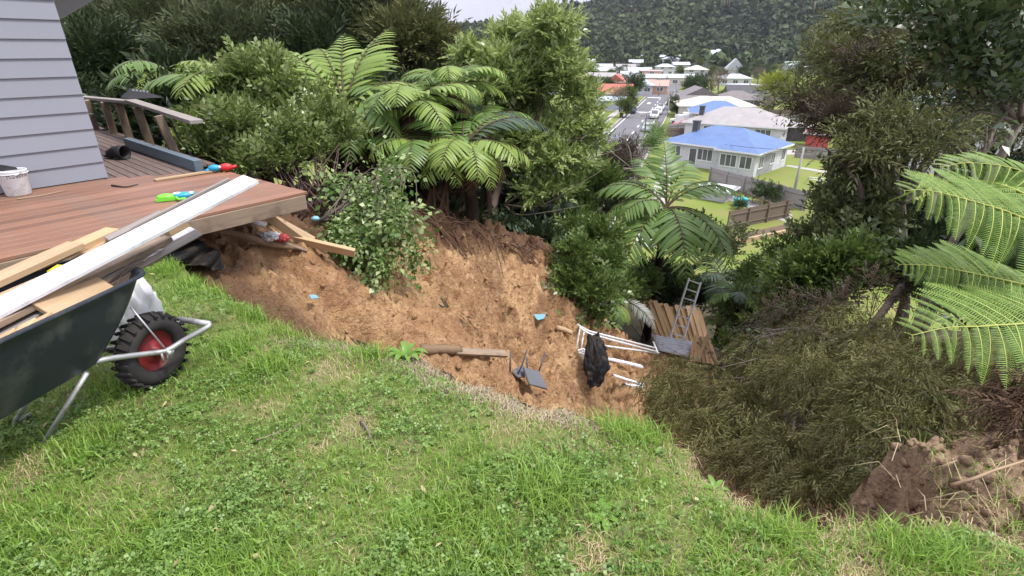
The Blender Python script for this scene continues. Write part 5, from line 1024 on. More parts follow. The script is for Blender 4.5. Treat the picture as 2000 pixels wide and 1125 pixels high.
hs_('long low white house on the slope below the bush', 1503, 152, 11, 6, 2.8, .5, 'hip', -10, 'w_white', 'r_white', 3)
far = [(1548, 137, 9, 5, 3, 2.2, 'r_green', 'w_teal', 'pale green roofed house near the feathery tree on the far slope'), (1575, 142, 12, 5, 3, .6, 'r_white', 'w_cream', 'long cream house beside the pale green roof'), (1165, 150, 12, 7, 3, 1.6, 'r_pale', 'w_white', 'house with a blue roof at the far left of the town'), (1168, 163, 14, 7, 2.8, 1.4, 'r_grey', 'w_grey', 'house with a grey roof at the far left of the town'),
       (1197, 148, 12, 7, 3, 1.4, 'r_grey', 'w_white', 'white house beside the palm in the far town'), (1222, 143, 11, 7, 3.2, 1.8, 'r_grey', 'w_cream', 'cream house with a grey roof in the far town'), (1241, 135, 9, 6, 4, 1.8, 'r_white', 'w_white', 'white house halfway up the far slope'), (1259, 128, 10, 6, 5, 1.8, 'r_white', 'w_white', 'white gabled house high on the far slope'), (1288, 126, 14, 7, 5, 1.2, 'r_white', 'w_cream', 'broad white two-storey house high on the far slope'),
       (1309, 131, 11, 6, 5, 1.6, 'r_pale', 'w_white', 'stepped white house on the far slope, below the cream one'), (1320, 122, 9, 6, 4, 1.2, 'r_cream', 'w_cream', 'cream house peeping over the far trees'), (1392, 115, 13, 8, 3, 3, 'r_pale', 'w_grey', 'slate-grey roofed house alone in the far bush'), (1410, 106, 8, 5, 3, .8, 'r_white', 'w_white', 'small white roof deep in the far bush'), (1148, 132, 8, 6, 4, 1.4, 'r_white', 'w_white', 'white house in the trees at the foot of the hill'),
       (1250, 150, 12, 7, 3, 1.5, 'r_pale', 'w_white', 'pale-roofed house behind the long white roof'), (1300, 148, 9, 6, 4.5, 1.5, 'r_white', 'w_white', 'narrow white two-storey house among the far trees'), (1237, 159, 12, 7, 2.8, 1.4, 'r_white', 'w_white', 'low white-roofed house left of the orange-brown block'), (1180, 140, 10, 6, 3, 1.5, 'r_white', 'w_cream', 'cream house at the foot of the hill beside the white one'), (1640, 132, 14, 8, 4, 1.6, 'r_white', 'w_white', 'white house glimpsed through the feathery tree'), (1330, 140, 10, 7, 4, 1.5, 'r_pale', 'w_white', 'pale house up a drive behind the long hall')]
for u, v, wd, dp_, h, rh, rf, wa, lab in far:
    d = ray(u, v); best = None
    for t in np.arange(200, 640, 4.):
        p = P(u, v, t)
        if p[2] <= valley(p[0], p[1]): best = t; break
    hs_(lab, u, v, wd, dp_, h, rh, 'gable' if h < 4.5 else 'hip', random.uniform(-25, 5), wa, rf, 2, t=best or 420)
hs_('house with a stepped grey metal roof below the broadleaf tree', 1085, 375, 9, 8, 2.3, 1.5, 'hip', -20, 'w_white', 'r_grey', 3, t=54)
hs_('white house with a white roof glimpsed behind the pale trunks', 1925, 330, 9, 8, 2.6, 1.6, 'gable', -30, 'w_white', 'r_pale', 2, t=36)
hs_('red and white garden shed beside the grey-roofed house', 1592, 292, 3, 5, 2.2, .8, 'gable', -30, 'w_red', 'r_pink', 1, name='garden_shed')
hs_('open dark carport full of clutter beside the red shed', 1565, 276, 9, 4, 2.2, .4, 'gable', -8, 'w_dark', 'r_grey', 1, name='carport')
# --- cars
CARM = {}
def carmat(c):
    if c not in CARM: CARM[c] = mat('paint_%d' % len(CARM), c, tuple(x*.92 for x in c), 3, .25, .55)
    return CARM[c]
def car(label, u, v, col, rot, van=False, z=VZ):
    c = G(u, v, z); t = thing('parked_car', label, 'car', (c[0], c[1], z), R(rot), 'cars parked in the valley'); H = 1.75 if van else 1.42; L2, W2 = 2.15, .85
    prof = [(-2.1, .3), (-2.15, .75), (-1.95, .95), (-1.6, 1.0 if not van else H-.1), (-.9, H), (.5, H), (1.05, .98), (2.0, .85), (2.15, .6), (2.1, .3)]; mb = MB(); n = len(prof)
    pts = [(x, s*W2*(.86 if z_ > 1.1 else 1), z_) for s in (-1, 1) for x, z_ in prof]; mb.poly(pts, [(i, i+1, n+i+1, n+i) for i in range(n-1)]+[(n-1, 0, n, 2*n-1)]+[tuple(range(n))[::-1], tuple(range(n, 2*n))]); b = mb.build('body', carmat(col), t, local=True)
    mb = MB()
    for s in (-1, 1): mb.poly([(-1.4, s*(W2*.9+.02), .98), (.85, s*(W2*.9+.02), .98), (.45, s*(W2*.86+.012), H-.1), (-1.15, s*(W2*.86+.012), H-.1)], [(0, 1, 2, 3)])
    mb.build('side_window', M['glass'], t, local=True)
    mb = MB(); mb.poly([(1.06, -.66, 1.0), (1.06, .66, 1.0), (.56, .6, H-.05), (.56, -.6, H-.05)], [(0, 1, 2, 3)]); mb.build('windscreen', M['glass'], t, local=True)
    mb = MB(); mb.poly([(-1.72 if van else -1.70, -.62, 1.02), (-1.72 if van else -1.70, .62, 1.02), (-1.2 if not van else -1.62, .58, H-.06), (-1.2 if not van else -1.62, -.58, H-.06)], [(0, 1, 2, 3)]); mb.build('rear_window', M['glass'], t, local=True)
    for x in (-1.35, 1.35):
        for s in (-1, 1): mb = MB(); mb.lathe([(0, -.1), (.31, -.1), (.33, -.05), (.33, .05), (.31, .1), (0, .1)], 12, 0, (x, s*.78, .33), Matrix.Rotation(R(90), 3, 'X')); mb.build('wheel', M['rubber'], t, local=True)
ra = 72.2
for a in (('white van parked on the right kerb', 1278, 231, (.7, .71, .72), ra+180, True), ('white hatchback parked just past the white van', 1285, 223, (.66, .67, .69), ra+180), ('white car third along the right kerb past the hatchback', 1290, 215, (.62, .63, .66), ra+180), ('silver car at the near end of the right kerb', 1265, 256, (.40, .44, .48), ra+180), ('dark blue car on the left verge of the road', 1234, 221, (.03, .04, .10), ra),
          ('white station wagon in the yard by the second blue roof', 1329, 242, (.72, .73, .74), 160, True), ('red car half hidden by the fence beside the wagon', 1336, 250, (.5, .05, .07), 175), ('white car in the drive behind the wagon', 1338, 233, (.66, .66, .64), 170), ('white car in the drive of the peach house', 1270, 181, (.66, .67, .7), ra), ('black car beside the blue-grey gable', 1395, 203, (.02, .02, .022), ra), ('dark car at the left of the blue-grey gable', 1336, 196, (.03, .04, .07), 160), ('black pickup by the crossroads kerb', 1310, 204, (.02, .025, .022), ra)): car(*a)
# red shade sail, rubbish bins
mb = MB(); c = G(1422, 193, VZ); mb.lathe([(0, 3.0), (.8, 2.75), (1.7, 2.2), (1.7, 2.1), (0, 2.8)], 10, 0, c); mb.tube([c, c+np.array((0, 0, 2.9))], .05, 6); tag(mb.build('red_umbrella', M['toy_red']), 'red garden umbrella in front of the black roof', 'umbrella')
for u, v, lab in ((1213, 231, 'black wheelie bin on the left verge nearest the broadleaf tree'), (1242, 205, 'black wheelie bin farther along the left verge')):
    mb = MB(); c = G(u, v, VZ); mb.box(c+np.array((-.3, -.3, 0)), c+np.array((.3, .3, 1))); mb.box(c+np.array((-.34, -.36, 1)), c+np.array((.34, .34, 1.1))); tag(mb.build('wheelie_bin', M['black']), lab, 'bin')
# --- poles and wires
PT = {}
def pole(label, u, v, top_v, r=.14, m='concrete', arm=None, z=VZ):
    b = G(u, v, z); tt = thing('power_pole', label, 'pole', b); lo, hi = 0, 30
    for _ in range(40):
        h = (lo+hi)/2; q = b+np.array((0, 0, h)); d = depth(q); vv = 562.5-((q[1]*sp+(q[2]-EYE)*cp)/d)*FPX
        if vv > top_v: lo = h
        else: hi = h
    mb = MB(); mb.tube([b-np.array((0, 0, .3)), b+np.array((0, 0, h*.5)), b+np.array((0, 0, h))], [r*1.25, r, r*.75], 8); mb.build('shaft', M[m], tt)
    mb = MB(); q = b+np.array((0, 0, h-.4)); mb.box(q+np.array((-1, -.05, -.05)), q+np.array((1, .05, .05)))
    for x in (-.9, -.3, .3, .9): mb.box(q+np.array((x-.04, -.04, .05)), q+np.array((x+.04, .04, .2)))
    mb.build('cross_arm', M['pine_grey'], tt); PT[label] = q+np.array((0, 0, .2))
    if arm: mb = MB(); q = b+np.array((0, 0, h)); mb.tube([q, q+np.array((-.2, -.1, .15)), q+np.array((-.9, -.3, .2))], .05, 6); mb.box(q+np.array((-1.3, -.45, .1)), q+np.array((-.7, -.2, .24))); mb.build('lamp_head', M['trim'], tt)
pole('tall pale concrete pole standing by the fence corner near the blue-roofed house', 1546, 398, 288, .12)
pole('pale pole on the right verge beside the parked cars', 1303, 229, 192, .12); pole('pale pole farther along the right verge by the hedge', 1313, 212, 176, .12); pole('tall white pole on the right verge at the crossroads', 1320, 194, 162, .14); pole('thin dark pole on the right kerb at the near end of the road', 1259, 262, 222, .1, 'w_dark', True); pole('pole at the left of the crossroads beside the orange-red roof', 1223, 193, 160, .12); pole('pole on the far corner of the crossroads', 1286, 187, 153, .12); pole('pole beside the white pyramid-roofed house', 1376, 160, 140, .14); pole('pole by the bare trees near the flat-roofed house', 1402, 187, 156, .12); pole('pole on the right kerb in the middle of the road', 1292, 217, 200, .08, 'w_dark')
def wire(a, b, label, sag=.6):
    mb = MB(); mb.tube([a*(1-s)+b*s-np.array((0, 0, sag*4*s*(1-s))) for s in np.linspace(0, 1, 14)], .02, 4); tag(mb.build('overhead_wire', M['black']), label, 'wire')
k = list(PT); wire(PT[k[1]], PT[k[2]], 'power wire along the right verge between the two pale poles'); wire(PT[k[2]], PT[k[3]], 'power wire from the hedge pole to the tall white pole'); wire(PT[k[5]], PT[k[6]], 'power wire across the left arm of the crossroads'); wire(PT[k[6]], PT[k[7]], 'power wire running from the crossroads to the pyramid-roofed house'); wire(PT[k[0]], PT[k[0]]+np.array((30, -6, .5)), 'power wire leaving the fence corner pole toward the trees'); wire(PT[k[0]], PT[k[4]], 'long power wire crossing in front of the blue roof', 1.5)
# --- fences in the valley
def fence(label, pts, h, m, pw=.16, post=2.4, name='paling_fence', z=VZ, gap=.012):
    a, b = [G(u, v, z) for u, v in pts]; t = thing(name, label, 'fence', a); L = np.linalg.norm(b-a); d = (b-a)/L; nrm = np.array((-d[1], d[0], 0)); mb = MB(); n = int(L/pw)
    for k in range(n):
        s = a+d*k*pw; hh = h+random.uniform(-.04, .04); q = [s, s+d*(pw-gap), s+d*(pw-gap)+np.array((0, 0, hh)), s+np.array((0, 0, hh))]; o = nrm*.022; mb.poly([p for p in q]+[p+o for p in q], [(0, 1, 2, 3), (7, 6, 5, 4), (3, 2, 6, 7), (0, 3, 7, 4), (1, 5, 6, 2)])
    tag(mb.build('palings', M[m], t), kind='stuff')
    for f in (.25, .8):
        mb = MB(); q = a+np.array((0, 0, h*f))-nrm*.05; r = b+np.array((0, 0, h*f))-nrm*.05; plank('rail', q, r, .05, .08, M[m], t)
    for k in range(int(L/post)+1): s = a+d*min(k*post, L)-nrm*.1; plank('post', s-np.array((0, 0, .2)), s+np.array((0, 0, h+.08)), .11, .11, M[m], t, up=(d[0], d[1], 0))
fence('weathered grey paling fence in front of the blue-roofed house', ((1385, 358), (1572, 412)), 1.75, 'paling_grey'); fence('brown paling fence across the lower yard', ((1418, 450), (1542, 424)), 1.6, 'paling_brown'); fence('grey paling fence behind the lawn of the blue-roofed house', ((1552, 307), (1690, 322)), 1.6, 'paling_grey')
fence('dark low fence between the road and the grey-roofed house', ((1300, 268), (1395, 268)), 1.5, 'paling_brown'); fence('pale high fence in front of the wagon and the second blue roof', ((1302, 262), (1390, 255)), 1.7, 'paling_grey'); fence('long grey fence beyond the strip of bright lawn', ((1455, 243), (1600, 240)), 1.8, 'paling_grey'); fence('grey fence along the near side of the bright lawn strip', ((1500, 262), (1600, 258)), 1.3, 'paling_grey'); fence('reddish-brown fence below the yellow-green tree', ((1455, 231), (1580, 231)), 1.8, 'paling_brown')
fence('low dark rail fence beside the concrete strip and round bush', ((1425, 382), (1546, 428)), 1.0, 'paling_brown', pw=1.1, gap=1.0, name='rail_fence')
M['soil_bed'] = mat('soil_bed', (.17, .12, .085), (.10, .07, .05), 1.5, .9, .1, coord='World')
def sheet_ground(name, pts, z, m): mb = MB(); mb.poly([G(u, v, VZ+z) for u, v in pts], [tuple(range(len(pts)))]); tag(mb.build(name, M[m]), kind='structure')
sheet_ground('concrete_path', [(1365, 368), (1385, 362), (1548, 420), (1540, 436)], .02, 'concrete'); sheet_ground('garden_path', [(1532, 324), (1540, 322), (1650, 340), (1646, 344)], .02, 'concrete'); sheet_ground('gravel_yard', [(1520, 292), (1640, 292), (1640, 300), (1530, 302)], .02, 'concrete'); sheet_ground('garden_soil', [(1432, 472), (1446, 456), (1545, 436), (1545, 452)], .02, 'soil_bed')
sheet_ground('patio', [(1500, 520), (1545, 485), (1600, 500), (1560, 540)], .02, 'concrete')
plank('garden_edging', G(1436, 474, VZ+.15), G(1545, 450, VZ+.15), .25, .3, M['pine'], label='long timber edging beam between soil bed and lower lawn', cat='edging')
mb = MB(); c = G(1445, 402, VZ); mb.box(c+np.array((-.5, -.4, 0)), c+np.array((.5, .4, .65))); mb.box(c+np.array((-.56, -.46, .65)), c+np.array((.56, .46, .74))); tag(mb.build('storage_bin', M['teal']), 'turquoise storage bin on the lower lawn', 'bin')
hs_('white polythene-covered garden shed beside the turquoise bin', 1392, 392, 2.4, 2, 1.1, .3, 'gable', -40, 'w_white', 'r_white', 1, name='garden_shed')
mb = MB()
for x in (0, 1): mb.tube([G(1580, 348, VZ), G(1580, 346, VZ+.8)], .04, 5); mb.tube([G(1610, 352, VZ), G(1610, 350, VZ+.8)], .04, 5)
mb.tube([G(1580, 346, VZ+.8), G(1610, 350, VZ+.8)], .05, 5); mb.tube([G(1580, 350, VZ+.3), G(1610, 354, VZ+.3)], .05, 5); tag(mb.build('white_hurdle', M['trim']), 'small white hurdle standing on the lawn of the blue-roofed house', 'hurdle')
# --- valley trees: a few kinds, copied
def tree_proto(name, lm, H, rx, rz, n, tm, size, bark='bark', nc=9, trunk_r=.22, seed=0, **kw):
    t = thing(name, '', 'tree'); c = np.array((0, 0, H-rz)); cl = clumps(c, (rx, rx, rz), nc, rx*.5); mb = MB(); mb.tube([(0, 0, -.5), (.1, 0, H*.3), (0, .1, H-rz)], [trunk_r, trunk_r*.8, trunk_r*.5], 6); limbs(mb, np.array((0, 0, H*.35)), cl, trunk_r*.4, n=4); mb.build('trunk', M[bark], t, local=True)
    V, F = crown(split_clumps(cl, 4, .5), n, tm, size, **kw); add('crown', mesh_np('crown', V, F), M[lm], t, local=True); return t
M['l_town1'] = leafmat('l_town1', [(.03, .055, .018), (.055, .085, .028), (.075, .11, .035)], .5, .2, .3); M['l_town2'] = leafmat('l_town2', [(.07, .10, .025), (.11, .15, .035), (.15, .19, .05)], .5, .25, .3); M['l_yellow'] = leafmat('l_yellow', [(.22, .26, .02), (.32, .36, .035), (.16, .21, .03)], .45, .3, .3); M['l_bare'] = leafmat('l_bare', [(.13, .10, .08), (.17, .14, .11), (.1, .09, .06)], .7, .2, .2)
PR = {'dark': tree_proto('town_tree', 'l_town1', 6.5, 2.6, 2.6, 420, T_FAR, 1.5), 'light': tree_proto('town_tree', 'l_town2', 5.2, 2.4, 2.1, 420, T_FAR, 1.3), 'yellow': tree_proto('town_tree', 'l_yellow', 7, 2.4, 2.6, 480, T_FAR, 1.2), 'bare': tree_proto('town_tree', 'l_bare', 5.5, 2.3, 2.2, 150, T_FINE, 1.6, 'bark_pale', nc=16), 'hedge': tree_proto('town_bush', 'l_town1', 2.4, 1.7, 1.1, 300, T_FAR, .8, trunk_r=.1)}
USED = set()
def put(kind, label, loc, s, group=None, sz=None):
    o = PR[kind] if kind not in USED else copy_tree(PR[kind]); USED.add(kind); o.location = loc; o.scale = (s, s, (sz or s)); o.rotation_euler = (0, 0, random.uniform(0, 6.28)); o['label'] = label; o['category'] = 'bush' if kind == 'hedge' else 'tree'
    if group: o['group'] = group
def on_ground(u, v):
    for t in np.concatenate([np.arange(30, 250, 2.), np.arange(250, 700, 5.)]):
        p = P(u, v, t); z = valley(p[0], p[1])
        if p[2] <= z: return np.array((p[0], p[1], float(z)))
    return P(u, v, 600)
for kind, u, v, s, lab in (('yellow', 1507, 222, 1.25, 'yellow-green tree standing alone against the feathery tree'), ('light', 1410, 206, .62, 'small round light-green tree beside the black car'), ('dark', 1350, 196, .95, 'broad dark hedge tree by the crossroads'), ('dark', 1362, 192, 1.0, 'brownish-green rounded tree next to the hedge tree'), ('bare', 1388, 190, 1.1, 'thin bare tree by the drive, nearer one'), ('bare', 1402, 176, 1.2, 'thin bare tree by the drive, farther one'), ('bare', 1478, 168, 1.2, 'reddish bare tree above the flat roof'), ('bare', 1495, 240, .9, 'pale twiggy bush in front of the reddish-brown fence'), ('dark', 1236, 193, 1.0, 'dark tree between the orange-red roof and the pale blue one'), ('dark', 1185, 190, .8, 'dark tree behind the orange-red roof'),
                          ('hedge', 1488, 405, .75, 'round clipped bush on the lower lawn'), ('light', 1225, 212, .9, 'light green tree on the left verge before the broadleaf tree'), ('bare', 1210, 220, .9, 'pale twiggy tree behind the broadleaf tree edge'), ('hedge', 1322, 226, 1.0, 'dark hedge bush beside the white wagon'), ('hedge', 1318, 214, 1.1, 'dark hedge bush at the pale pole'), ('light', 1222, 232, .7, 'grassy green bush on the left verge near the bin'), ('hedge', 1440, 418, .35, 'tiny dark shrub at the brown fence')):
    p = on_ground(u, v); put(kind, lab, p, s)
rs = random.Random(3)
for k in range(110):
    u = rs.uniform(1120, 1680); v = rs.uniform(100, 166)
    if abs(u-1290) < 22 and v > 140: continue
    p = on_ground(u, v); kd = rs.choice(['dark', 'dark', 'light', 'dark', 'light', 'bare' if rs.random() < .3 else 'dark']); sc = rs.uniform(.5, .95)
    put(kd, {'dark': 'dark green tree among the far houses', 'light': 'light green tree among the far houses', 'bare': 'thin brownish tree among the far houses'}[kd], p, sc, {'dark': 'dark trees of the far town', 'light': 'light trees of the far town', 'bare': 'brownish trees of the far town'}[kd])
for k in range(34):
    s = rs.uniform(-50, 60); n = rs.choice([rs.uniform(-70, -20), rs.uniform(24, 90)]); q = rp(s, n); kd = rs.choice(['hedge', 'dark', 'light']); put(kd, {'dark': 'dark green garden tree on the valley flat', 'light': 'light green garden tree on the valley flat', 'hedge': 'low dark bush on the valley flat'}[kd], q, rs.uniform(.4, .8) if kd != 'hedge' else rs.uniform(.6, 1.1), {'dark': 'dark garden trees', 'light': 'light garden trees', 'hedge': 'low garden bushes'}[kd])
# palm in the far town
p = on_ground(1208, 165); pt = thing('palm_tree', 'dark palm tree standing in the far town', 'palm', p); mb = MB(); mb.tube([p, p+np.array((0, 0, 5.5))], [.35, .3], 7); mb.build('trunk', M['bark'], pt)
for k in range(16): o = add('frond', FD_[k % 3], None, pt, loc=p+np.array((0, 0, 5.5)), rot=(0, 0, k*.39)); o.scale = (3.2, 3.2, 3.2)
# --- bush on the far hill: one mass of crowns
def forest():
    n = 6800; y = 400+rng.random(n)**.85*505; x = rng.uniform(-.32, .85, n)*y; keep = ~((y < 450) & (rng.random(n) < .4)); x, y = x[keep], y[keep]; n = len(x); z = valley(x, y); r = rng.uniform(2.6, 5.2, n)*(1+.25*(y > 600)); hgt = r*rng.uniform(1.1, 1.7, n)
    conif = rng.random(n) < .16; hgt = np.where(conif, hgt*1.6, hgt); rr = np.where(conif, r*.62, r)
    per = 20; d = rdir(n*per).reshape(n, per, 3); d[..., 2] = np.abs(d[..., 2])*.95-.15; pos = np.stack([x, y, z+hgt*.45], 1)[:, None, :]+d*np.stack([rr, rr, hgt*.75], 1)[:, None, :]*rng.uniform(.75, 1.05, (n, per, 1))
    pos = pos.reshape(-1, 3); nn = unit(d.reshape(-1, 3)+np.array((0, 0, .25))+rng.normal(size=(n*per, 3))*.22); Rm = frames(rdir(n*per), nn); sz = np.repeat(rr, per)*rng.uniform(.55, .95, n*per)
    q = np.array([(-.5, -.3, 0), (.25, -.5, .06), (.5, .3, 0), (-.3, .5, .08)]); V, F = inst(q, [np.array([(0, 1, 2, 3)])], pos, Rm, sz*1.45); tint = np.repeat(np.repeat(rng.random(n)**1.5*.8, per), 4); return V, F, tint
V, F, tint = forest(); me = mesh_np('bush', V, F, attr=tint)
M['l_hill'] = leafmat('l_hill', [(.042, .068, .026), (.066, .10, .036), (.11, .145, .055)], .7, .1, .2, patch=((.045, .06, .036), .012, .45, .62), tint=(.5, .55, .58))
tag(add('hill_forest', me, M['l_hill']), 'bush-clad hill slope of massed dark green trees beyond the town', 'forest', kind='stuff')
mb = MB()
for u, v, n in ((1415, 20, 7), (1422, 12, 5), (1528, 18, 5), (1590, 24, 3), (1470, 30, 2)):
    for k in range(n): p = on_ground(u+rs.uniform(-9, 9), v+rs.uniform(-4, 8)); mb.tube([p, p+np.array((rs.uniform(-1, 1), 0, rs.uniform(9, 17)))], [.5, .2], 4)
tag(mb.build('dead_trunks', M['bark_pale']), 'pale dead trunks standing in the bush high on the hill', 'dead trees', kind='stuff')
# ------------------------------------------------------------------ grass, clover and weeds on the lawn
def lawn_pts(n, fn=None, x0=-5.5, x1=3.2, y0=.55, y1=4.6):
    out = []; have = 0
    while have < n:
        m = 4*n; y = y0+(y1-y0)*rng.random(m)**1.5; x = rng.uniform(-1, 1, m)*(1.15*y+.75); k = (x > x0) & (x < x1); x, y = x[k], y[k]; k = inside(x, y); x, y = x[k], y[k]
        if fn is not None: k = rng.random(len(x)) < fn(x, y); x, y = x[k], y[k]
        out.append(np.stack([x, y], 1)); have += len(x)
    p = np.concatenate(out)[:n]; return np.concatenate([p, lawn_z(p[:, 0], p[:, 1])[:, None]], 1)
def nmap(x, y, s, k): return fbm(np.stack([x*s, y*s, np.full(len(x), k)], 1), 1., 3)
PATCH = [(G(690, 840), .11), (G(545, 790), .09), (G(620, 880), .06), (G(1150, 1100), .10), (G(1700, 1080), .25), (G(80, 910), .12), (G(990, 860), .12), (G(660, 720), .16)]
def bare_f(x, y):
    e = edge_d(x, y); b = np.exp(-(e/(.11+.12*np.exp(-((x-.15)/.55)**2)))**2)*1.0*(x > -1.6)
    for c, r in PATCH: b = np.maximum(b, .92*np.exp(-(((x-c[0])**2+(y-c[1])**2)/r**2)**1.5))
    b = np.maximum(b, np.clip((x-.55)*.8, 0, .38)*(y < 1.7)); return np.clip(b+.30*nmap(x, y, 3.2, 3.), 0, 1)
def blades(p, h, wd, lean, sd=3):
    n = len(p); a = rng.uniform(0, 2*math.pi, n); dx, dy = np.cos(a), np.sin(a); l = rng.uniform(.1, lean, n); h = h*rng.uniform(.5, 1.25, n); s = np.stack([-dy, dx, np.zeros(n)], 1)*(wd*rng.uniform(.6, 1.2, n))[:, None]*.5; f = np.stack([dx, dy, np.zeros(n)], 1)
    m1 = p+f*(h*l*.35)[:, None]+np.array((0, 0, 1.))*(h*.55)[:, None]; tp = p+f*(h*l)[:, None]+np.array((0, 0, 1.))*(h*(1-.35*l*l))[:, None]; p = p-np.array((0, 0, .005)); V = np.stack([p-s, p+s, m1+s*.8, m1-s*.8, tp], 1).reshape(-1, 3); b = np.arange(n)[:, None]*5
    return V, [b+np.array([[0, 1, 2, 3]]), b+np.array([[3, 2, 4]])]
M['g_green'] = leafmat('g_green', [(.125, .235, .026), (.19, .335, .042), (.31, .46, .09), (.155, .27, .035)], .42, .38, .4, patch=((.29, .40, .08), .9, .56, .8))
M['g_dry'] = leafmat('g_dry', [(.42, .33, .18), (.52, .43, .26), (.34, .25, .14), (.36, .36, .15)], .7, .2, .2)
M['g_clover'] = leafmat('g_clover', [(.085, .165, .03), (.15, .255, .05), (.24, .36, .10)], .4, .3, .4)
parts = []
p = lawn_pts(84000, lambda x, y: np.clip(1-bare_f(x, y)*1.05, .10, 1)); parts.append(blades(p, .034, .0042, 1.5))
p = lawn_pts(16000, lambda x, y: np.clip(nmap(x, y, 1.3, 8.)*1.6, 0, 1)*np.clip(1-bare_f(x, y)*1.2, 0, 1)); parts.append(blades(p, .065, .0045, 1.2))
# longer tufts along the broken edge and round the barrow
tc0 = [G(u, v) for u, v in ((1060, 985), (1090, 960), (1205, 830), (640, 640), (560, 640), (500, 610), (380, 545), (330, 530), (420, 570), (720, 700), (1560, 1050), (1760, 1050), (1860, 1080), (1780, 1110), (300, 730), (240, 760), (450, 690), (520, 720), (180, 880), (1260, 850))]
tp_ = np.concatenate([np.array((c[0], c[1], 0))+rng.normal(size=(260, 3))*np.array((.07, .07, 0)) for c in tc0]); k = inside(tp_[:, 0], tp_[:, 1]); tp_ = tp_[k]; tp_[:, 2] = lawn_z(tp_[:, 0], tp_[:, 1]); parts.append(blades(tp_, .10, .005, 1.2))
V, F = merge(parts); tag(add('grass', mesh_np('grass', V, F), M['g_green']), 'green lawn grass growing up to the torn edge', 'grass', kind='stuff')
p = lawn_pts(9500, lambda x, y: np.clip(.03+bare_f(x, y), 0, 1)); a1 = blades(p, .04, .0036, 2.2); p2 = p[rng.random(len(p)) < .5]; V, F = merge([a1, blades(p2+np.array((0, 0, .002)), .022, .004, 4.5)])
tag(add('dry_grass', mesh_np('dry_grass', V, F), M['g_dry']), 'dry straw-coloured grass in the bare patches and along the torn edge', 'grass', kind='stuff')
# clover: three rounded leaflets on a short stalk
cv, cf = [], []
for k in range(3):
    a = 2.094*k; c, s = math.cos(a), math.sin(a)
    pts = [(.02, 0, 0), (.72, .44, .05), (1.05, 0, .0), (.72, -.44, .05)]; b = len(cv); cv += [(x*c-y*s, x*s+y*c, z) for x, y, z in pts]; cf.append(tuple(range(b, b+4)))
cv, cf = np.array(cv), np.array(cf)
p = lawn_pts(21000, lambda x, y: np.clip(.35+nmap(x, y, 2.2, 21.)*1.3, 0.05, 1)*np.clip(1-bare_f(x, y)*1.3, 0, 1)); n = len(p); p = p+np.array((0, 0, 1.))*rng.uniform(.012, .045, n)[:, None]
nn = unit(np.array((0, 0, 1.))+rng.normal(size=(n, 3))*.35); V, F = inst(cv, [cf], p, frames(rdir(n), nn), rng.uniform(.007, .018, n)); tag(add('clover', mesh_np('clover', V, F), M['g_clover']), 'clover and small weeds spreading through the lawn', 'clover', kind='stuff')
# grey-brown thatch lying along the broken edge
k = rng.integers(60, 158, 7000); q = _e[k]+rng.normal(size=(7000, 2))*.03-unit(_e[k]-cen)*(.20*rng.random((7000, 1))**1.6); kk = inside(q[:, 0], q[:, 1]); q = q[kk]; q3 = np.concatenate([q, lawn_z(q[:, 0], q[:, 1])[:, None]+.004], 1); V, F = blades(q3, .016, .0045, 5.)
M['g_thatch'] = leafmat('g_thatch', [(.20, .155, .105), (.33, .27, .19), (.42, .36, .27), (.14, .105, .075)], .8, .1, .15); tag(add('thatch', mesh_np('thatch', V, F), M['g_thatch']), 'grey-brown dead thatch along the broken lawn edge', 'thatch', kind='stuff')
# plantain-like rosettes through the turf
tr = sprig(6, .9, .42, 2.6, stem=.08, rseed=31); n = 1500; p = lawn_pts(n, lambda x, y: np.clip(1-bare_f(x, y)*1.3, 0, 1)); V, F = inst(tr[0], tr[1], p+np.array((0, 0, .018)), frames(rdir(n)*np.array((1, 1, .15)), np.array((0, 0, 1.))+rng.normal(size=(n, 3))*.15), rng.uniform(.02, .05, n)); tag(add('lawn_weeds', mesh_np('lawn_weeds', V, F), M['g_clover']), 'small flat-leaved weeds sprinkled through the lawn', 'weeds', kind='stuff')
# torn turf: roots and thatch hanging over the broken edge
k = rng.integers(30, len(_e)-2, 5200); q = _e[k]+rng.normal(size=(5200, 2))*.02; o = unit(_e[np.minimum(k+1, len(_e)-1)]-_e[k]); q3 = np.concatenate([q, (-.06-.10*rng.random(5200)**2)[:, None]], 1); V, F = blades(q3, -.06, .004, 1.8); tag(add('torn_turf', mesh_np('torn_turf', V, F), M['f_dead']), 'roots and thatch hanging from the torn lawn edge', 'roots', kind='stuff')
# broad-leaved weeds as plants of their own
M['l_weed'] = leafmat('l_weed', [(.10, .22, .03), (.15, .29, .04), (.20, .35, .06)], .4, .35, .4)
def weed(label, c, r, n, lm='l_weed', up=.6, wd=.3):
    t = thing('leafy_weed', label, 'weed', c)
    for k in range(n):
        a = 2*math.pi*k/n+random.uniform(-.3, .3); L = r*random.uniform(.7, 1.1); d = np.array((math.cos(a), math.sin(a), 0)); s = np.array((-d[1], d[0], 0)); V, F = [], []; m = 6
        for i in range(m+1):
            x = i/m; ww = wd*L*math.sin(math.pi*min(1, x*.92+.06))**.8*.5; ct = d*L*x+np.array((0, 0, L*(up*x-.75*up*x*x*1.0))); V += [ct-s*ww+np.array((0, 0, ww*.3)), ct, ct+s*ww+np.array((0, 0, ww*.3))]
        for i in range(m): F += [(3*i, 3*i+1, 3*i+4, 3*i+3), (3*i+1, 3*i+2, 3*i+5, 3*i+4)]
        add('leaf', mesh_np('leaf', np.array(V), [np.array(F)], True), M[lm], t, loc=c)
def on_lawn(u, v): p = G(u, v); p[2] = lawn1(p[0], p[1]); return p
